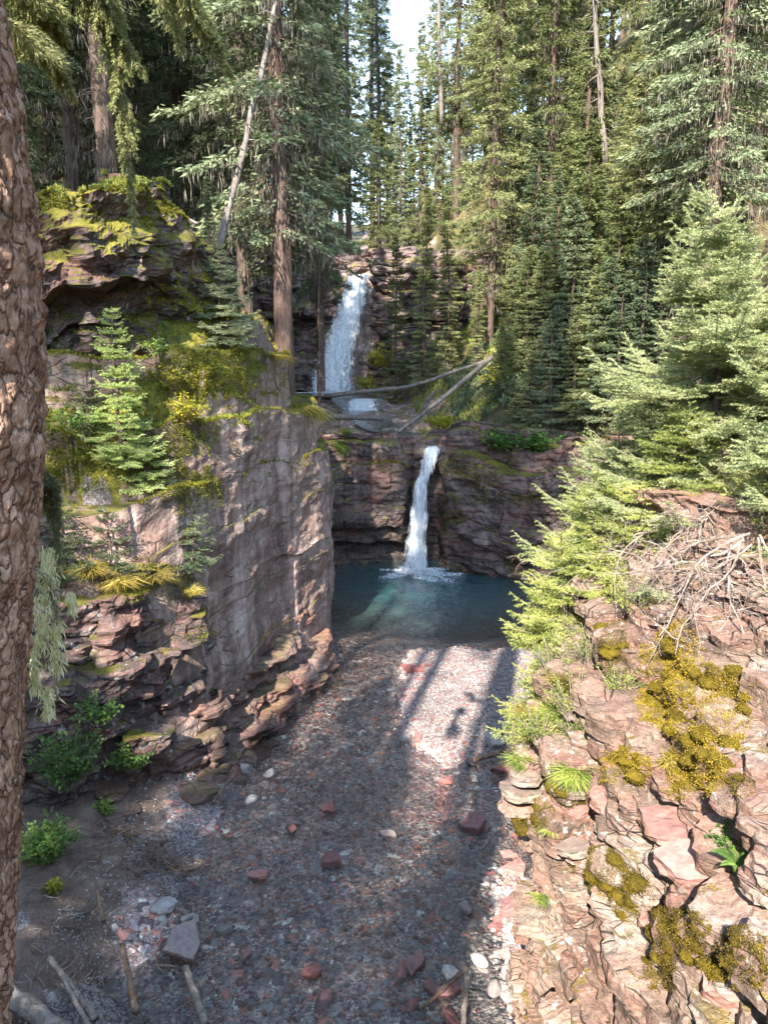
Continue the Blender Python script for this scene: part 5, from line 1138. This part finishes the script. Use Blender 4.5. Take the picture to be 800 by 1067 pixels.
# right foreground spruces
young_spruce('young_spruce', (3.75, 8.3, 6.2), 3.45, 1.75, M['n_near'], 'pale blue-green spruce with its tip above the right crag', 'tree', dens=330, nl=.030, nw=.004, seed=21, dz=.19, up=.55, lean=(-.35, 0), per=7, asym=(-1, 0, .15))
young_spruce('young_spruce', (4.15, 6.7, 6.3), 2.9, 1.45, M['n_near'], 'pale spruce at the right edge above the dead roots', 'tree', dens=330, nl=.028, nw=.0038, seed=22, dz=.20, up=.5, per=7, asym=(-1, 0, .1))
young_spruce('young_spruce', (3.0, 9.6, 5.2), 2.0, 1.25, M['n_near'], 'low blue-green spruce hanging over the pool side of the right crag', 'tree', dens=240, nl=.028, nw=.004, seed=23, dz=.16, up=.5, per=7)
young_spruce('young_spruce', (2.2, 8.3, 4.6), 1.4, .85, M['n_yellow'], 'yellow-green sapling leaning out over the creek from the right crag', 'tree', dens=260, nl=.026, nw=.0038, seed=24, dz=.13, up=.6, per=7, lean=(-.2, 0))
young_spruce('young_spruce', (2.75, 7.9, 5.6), 1.0, .85, M['n_yellow'], 'sunny yellow-green sapling in front of the pale spruces', 'tree', dens=260, nl=.026, nw=.0038, seed=25, dz=.13, up=.5, per=7)
young_spruce('young_spruce', (3.6, 6.9, 6.1), .9, .8, M['n_yellow'], 'small yellow-green sapling among the dead twigs at right', 'tree', dens=260, nl=.026, nw=.0038, seed=26, dz=.13, up=.5, per=7)
young_spruce('young_spruce', (1.85, 7.75, 3.9), .8, .6, M['n_near'], 'lowest greyish green sapling on the creek face of the right crag', 'tree', dens=260, nl=.026, nw=.0038, seed=27, dz=.12, up=.5, per=6)

young_spruce('young_spruce', (4.9, 8.0, 6.4), 3.3, 1.9, M['n_near'], 'taller pale spruce behind the other two at the right edge', 'tree', dens=260, nl=.028, nw=.004, seed=31, dz=.18, up=.5, per=7)
young_spruce('young_spruce', (4.4, 10.0, 5.6), 3.4, 1.9, M['n_near'], 'pale spruce behind the one with its tip above the crag', 'tree', dens=240, nl=.028, nw=.0045, seed=32, dz=.19, up=.5, per=7)
young_spruce('young_spruce', (3.2, 8.0, 5.9), 1.5, 1.25, M['n_yellow'], 'broad yellow-green sapling at the middle of the crag top', 'tree', dens=250, nl=.026, nw=.004, seed=33, dz=.13, up=.5, per=8)
young_spruce('young_spruce', (2.45, 8.5, 5.3), 1.2, .75, M['n_yellow'], 'yellow-green sapling just above the one leaning over the creek', 'tree', dens=250, nl=.026, nw=.004, seed=34, dz=.13, up=.5, per=8)
young_spruce('young_spruce', (1.95, 7.6, 4.0), 1.0, .8, M['n_yellow'], 'small yellow-green sapling low on the creek face of the crag', 'tree', dens=240, nl=.026, nw=.004, seed=35, dz=.12, up=.5, per=7)
young_spruce('young_spruce', (4.2, 6.2, 6.4), 1.1, .9, M['n_yellow'], 'yellow-green sapling at the right edge above the dead branches', 'tree', dens=250, nl=.026, nw=.004, seed=36, dz=.12, up=.5, per=7)
# dead twisted shrub / roots on the right crag
def dead_shrub(org, aims, label, seed, r0=.014, n2=5, mat='twig'):
    rng = np.random.default_rng(seed); org = np.asarray(org, float); root = empty('dead_shrub', org, label, 'shrub')
    for aim in aims:
        mb = MB(); aim = np.asarray(aim, float)
        def grow(p, d, L, r, lev):
            n = 9; P = [p]; dd = d
            for k in range(n): dd = unit(dd + rng.normal(0, .20, 3) + np.array([0, 0, -.03])); P.append(P[-1] + dd * L / n)
            P = np.array(P); mb.tube(P, np.linspace(r, r * .45, n + 1), 5 if lev < 2 else 3)
            if lev < 3:
                for k in range(n2 - lev):
                    i = rng.integers(2, n); grow(P[i], unit(dd * .6 + rvec(1, rng)[0] * .9), L * rng.uniform(.35, .6), r * .5, lev + 1)
        grow(org + rng.normal(0, .05, 3), unit(aim - org), np.linalg.norm(aim - org), r0 * rng.uniform(.7, 1.2), 0)
        mb.build('branch', M[mat], root, False, org)
o = atY(780, 560, 6.1)
dead_shrub(o, [atY(650, 560, 6.8), atY(640, 600, 6.7), atY(680, 640, 6.3), atY(740, 660, 5.9), atY(770, 740, 5.7), atY(800, 720, 5.5), atY(690, 570, 6.5), atY(730, 620, 6.0), atY(760, 700, 5.6)], 'tangle of bleached dead branches hanging down the top of the right crag', 1, .012, 6)
o = atY(690, 545, 7.4)
dead_shrub(o, [atY(600, 555, 7.8), atY(620, 600, 7.6), atY(600, 640, 7.5), atY(660, 600, 7.2), atY(580, 600, 7.9)], 'dead grey twigs behind the yellow-green sapling', 2, .010, 5)
o = atY(720, 540, 6.9)
dead_shrub(o, [atY(660, 530, 7.0), atY(640, 570, 7.0), atY(700, 590, 6.6), atY(800, 520, 6.5), atY(760, 500, 6.7)], 'thin dead twigs in front of the pale spruces', 3, .008, 6)
o = atY(610, 700, 7.6)
dead_shrub(o, [atY(570, 660, 7.7), atY(560, 720, 7.6), atY(600, 640, 7.6), atY(640, 660, 7.4), atY(590, 740, 7.3)], 'thin pale dead twigs on the creek edge below the yellow-green saplings', 5, .007, 6)
o = atY(575, 575, 16)
dead_shrub(o, [atY(545, 600, 16), atY(550, 590, 16)], 'brown dead twig sticking out over the pool on the right', 4, .03, 3, 'brownwood')

# ------------------------------------------------------------------ driftwood and sticks on the banks
def glog(pa, pb, r0, r1, mat, label, seed, zoff=.0, tw=0, name='driftwood_log', Za=None):
    a = atZ(pa[0], pa[1], pa[2]); b = atZ(pb[0], pb[1], pb[2]); pole(name, [a, b], r0, r1, M[mat], label, 'log', tw, seed, .3)
glog((-10, 1022, .85), (74, 1082, .75), .115, .10, 'drift', 'thick pale driftwood log in the bottom left corner', 31)
glog((52, 998, .75), (100, 1062, .55), .035, .045, 'drift', 'grey driftwood branch above the corner log', 32)
glog((66, 1018, .75), (95, 1075, .62), .03, .03, 'drift', 'second grey branch crossing the corner driftwood', 33, tw=3)
glog((128, 985, .45), (142, 1055, .4), .035, .045, 'brownwood', 'short brown rotten branch on the soil of the left bank', 34)
glog((194, 1008, .17), (214, 1068, .14), .045, .05, 'drift', 'weathered log end below the pale slab at the creek edge', 35)
glog((487, 1018, .12), (481, 1080, .16), .035, .035, 'drift', 'pale log standing out of the stones at the bottom edge', 36)
glog((492, 792, .12), (530, 781, .2), .055, .05, 'brownwood', 'short brown log stranded at the right edge of the gravel bar', 37)
glog((245, 805, .35), (222, 836, .25), .04, .03, 'brownwood', 'brown stick leaning on the ledge by the creek', 38)
glog((440, 1050, .14), (480, 1015, .14), .022, .018, 'brownwood', 'thin stick lying across the bottom stone pile', 39)
glog((502, 885, .12), (520, 862, .2), .02, .015, 'drift', 'thin stick near the large red slab', 40)
glog((108, 960, .8), (100, 920, .9), .03, .02, 'brownwood', 'dark stick in the debris pile on the left bank', 41, tw=6)
# big pale slab at the creek edge
p = atZ(190, 982, .22)
V, F = slab(99, .10, 5); pale = np_mesh('stone_slab', V * np.array([.27, .60, .30]), F, M['grey_stone']); pale.location = Vector(p); pale.rotation_euler = (.1, -.06, .25); meta(pale, 'big flat pale grey slab lying at the left edge of the creek', 'stone')
# debris of thin sticks and roots: uncountable
def debris(n, cx, cy, rx, ry, zf, l, mat, label, seed, r=.004):
    rng = np.random.default_rng(seed); mb = MB()
    for _ in range(n):
        x = cx + rng.normal(0, rx); y = cy + rng.normal(0, ry); z = bed_z(x, y) + rng.uniform(0, zf); a = rng.uniform(0, 2 * pi); L = l * rng.uniform(.3, 1.3); d = np.array([cos(a), sin(a), rng.normal(0, .18)]); p0 = np.array([x, y, z]); m = p0 + d * L * .5 + rng.normal(0, L * .08, 3); mb.tube([p0, m, p0 + d * L], [r * 1.3, r, r * .5], 4)
    o = mb.build('twig_litter', M[mat]); meta(o, label, 'twigs', kind='stuff')
debris(420, -4.0, 9.6, .8, 1.3, .08, .30, 'brownwood', 'scattered brown sticks and needles on the soil of the left bank', 1)
debris(160, -3.7, 10.3, .35, .25, .2, .45, 'brownwood', 'tangled dark debris pile of roots below the brown ledge', 2, .008)
debris(260, -3.6, 8.0, .7, .7, .12, .35, 'drift', 'bleached broken sticks around the corner driftwood', 3, .006)
debris(90, 1.8, 9.5, .5, .9, .05, .3, 'brownwood', 'thin twigs between the cobbles below the right crag', 4, .005)

# loose slabs and plants on the right crag
for i, (u, v, w, c, lab) in enumerate(slabs):
    p = crag_pt(u, v); dpt = proj(p)[2]; hw = float(w / FPX * dpt * .5)
    me = proto_mesh('stone_slab', (BR[i % 16][0], BR[i % 16][1]), M[{'p': 'tan_stone', 'r': 'pink_stone', 'g': 'tan_stone'}[c]])
    put('stone_slab', me, (p[0] + .0, p[1] - .0, p[2] + .03), (hw, hw * .7, hw * .22), (random.gauss(.05, .06), random.gauss(-.05, .06), random.gauss(-.3, .2)), lab, 'stone')
for i, (u, v, h, n, mt, lab, ln) in enumerate([
    (598, 800, .34, 420, 'grass_g', 'bright green grass column on the edge of the right crag', (-.3, -.5, -.9)), (596, 775, .30, 300, 'grass_g', 'upper green tuft above the bright grass column', (-.3, -.4, -.6)),
    (545, 790, .28, 320, 'grass_g', 'green grass tuft at the outermost edge of the right crag', (-.5, -.3, -.5)), (575, 745, .36, 300, 'grass_g', 'yellow-green grass above the crag edge tuft', (-.4, -.3, -.3)),
    (552, 752, .38, 160, 'grass_y', 'straw coloured grass leaning over the creek from the right crag', (-.9, -.1, .1)), (584, 715, .34, 240, 'grass_y', 'dry yellow grass below the yellow-green sapling', (-.6, -.2, .1)),
    (572, 860, .2, 160, 'grass_g', 'small green tuft hanging between slabs near the crag tip', (-.3, -.4, -.8)), (562, 935, .18, 140, 'grass_g', 'small yellow-green tuft low on the crag edge', (-.4, -.4, -.8)), (700, 790, .2, 120, 'grass_y', 'short dry tuft beside the golden moss', (-.1, -.5, -.5))]):
    tuft(crag_pt(u, v) + np.array([-.02, -.03, .03]), h, n, mt, lab, 300 + i, lean=ln, w=.0035)
p = crag_pt(775, 905); fern(p + np.array([-.05, -.08, .03]), .20, 15, 'leaf_g', 'bright green fern on the right crag at the frame edge', 3)
p = crag_pt(750, 880); shrub(p + np.array([0, -.05, 0]), .18, .15, 14, 'leaf_g', 'small green sprig beside the fern on the right crag', 77, leaf=.03)
for i, (u, v, h, lab) in enumerate([(600, 735, .5, 'yellow-green willow bush on the creek side of the right crag'), (560, 770, .35, 'little yellow willow below the larger one on the crag edge'), (640, 720, .35, 'thin yellow willow between the rock and the golden moss'), (575, 700, .5, 'yellow-green willow spray under the leaning sapling'), (620, 680, .45, 'pale willow bush in front of the dead twigs'), (545, 770, .3, 'short willow at the very tip of the crag'), (660, 640, .4, 'yellowish bush among the dead branches'), (600, 760, .35, 'low willow above the bright grass column')]):
    p = crag_pt(u, v); shrub(p + np.array([-.05, -.05, 0]), h, h * .7, 26, 'grass_g', lab, 80 + i, leaf=.03, per=40, wide=.16)

# ------------------------------------------------------------------ camera, light, world
cam = bpy.data.objects.new('camera', bpy.data.cameras.new('camera')); COL.objects.link(cam); scn.camera = cam
cam.location = CAM; cam.rotation_euler = (R(90) - PITCH, 0, 0); cam.data.sensor_fit = 'VERTICAL'; cam.data.sensor_height = 36; cam.data.lens = 36 * FPX / 1067; cam.data.clip_end = 2000; cam.data.clip_start = .05
SUN = Vector((-.28, -.96, .0)).normalized(); EL = R(40)
sd = Vector((SUN.x * cos(EL), SUN.y * cos(EL), sin(EL)))
sl = bpy.data.lights.new('sun', 'SUN'); sl.energy = 2.0; sl.angle = R(.55); sl.color = (1, .93, .82); so = bpy.data.objects.new('sun', sl); COL.objects.link(so); so.rotation_euler = sd.to_track_quat('Z', 'Y').to_euler()
w = bpy.data.worlds.new('World'); scn.world = w; w.use_nodes = True; nt = w.node_tree; nt.nodes.clear()
sky = nt.nodes.new('ShaderNodeTexSky'); sky.sky_type = 'NISHITA'; sky.sun_disc = False; sky.sun_elevation = EL; sky.sun_rotation = math.atan2(SUN.x, SUN.y); sky.altitude = 2000; sky.dust_density = .3; sky.ozone_density = 2.
bg = nt.nodes.new('ShaderNodeBackground'); bg.inputs[1].default_value = .15; ou = nt.nodes.new('ShaderNodeOutputWorld'); mxs = nt.nodes.new('ShaderNodeMix'); mxs.data_type = 'RGBA'; mxs.blend_type = 'MULTIPLY'; mxs.inputs[0].default_value = 1; mxs.inputs[7].default_value = (1.18, 1.0, .78, 1); nt.links.new(sky.outputs[0], mxs.inputs[6]); nt.links.new(mxs.outputs[2], bg.inputs[0]); nt.links.new(bg.outputs[0], ou.inputs[0])
vs = scn.view_settings; vs.view_transform = 'Standard'; vs.look = 'None'; vs.gamma = 1; vs.exposure = 3.35; vs.use_curve_mapping = False
scn.cycles.max_bounces = 6; scn.cycles.diffuse_bounces = 3; scn.cycles.transparent_max_bounces = 12; scn.cycles.glossy_bounces = 2; scn.cycles.caustics_reflective = False; scn.cycles.caustics_refractive = False
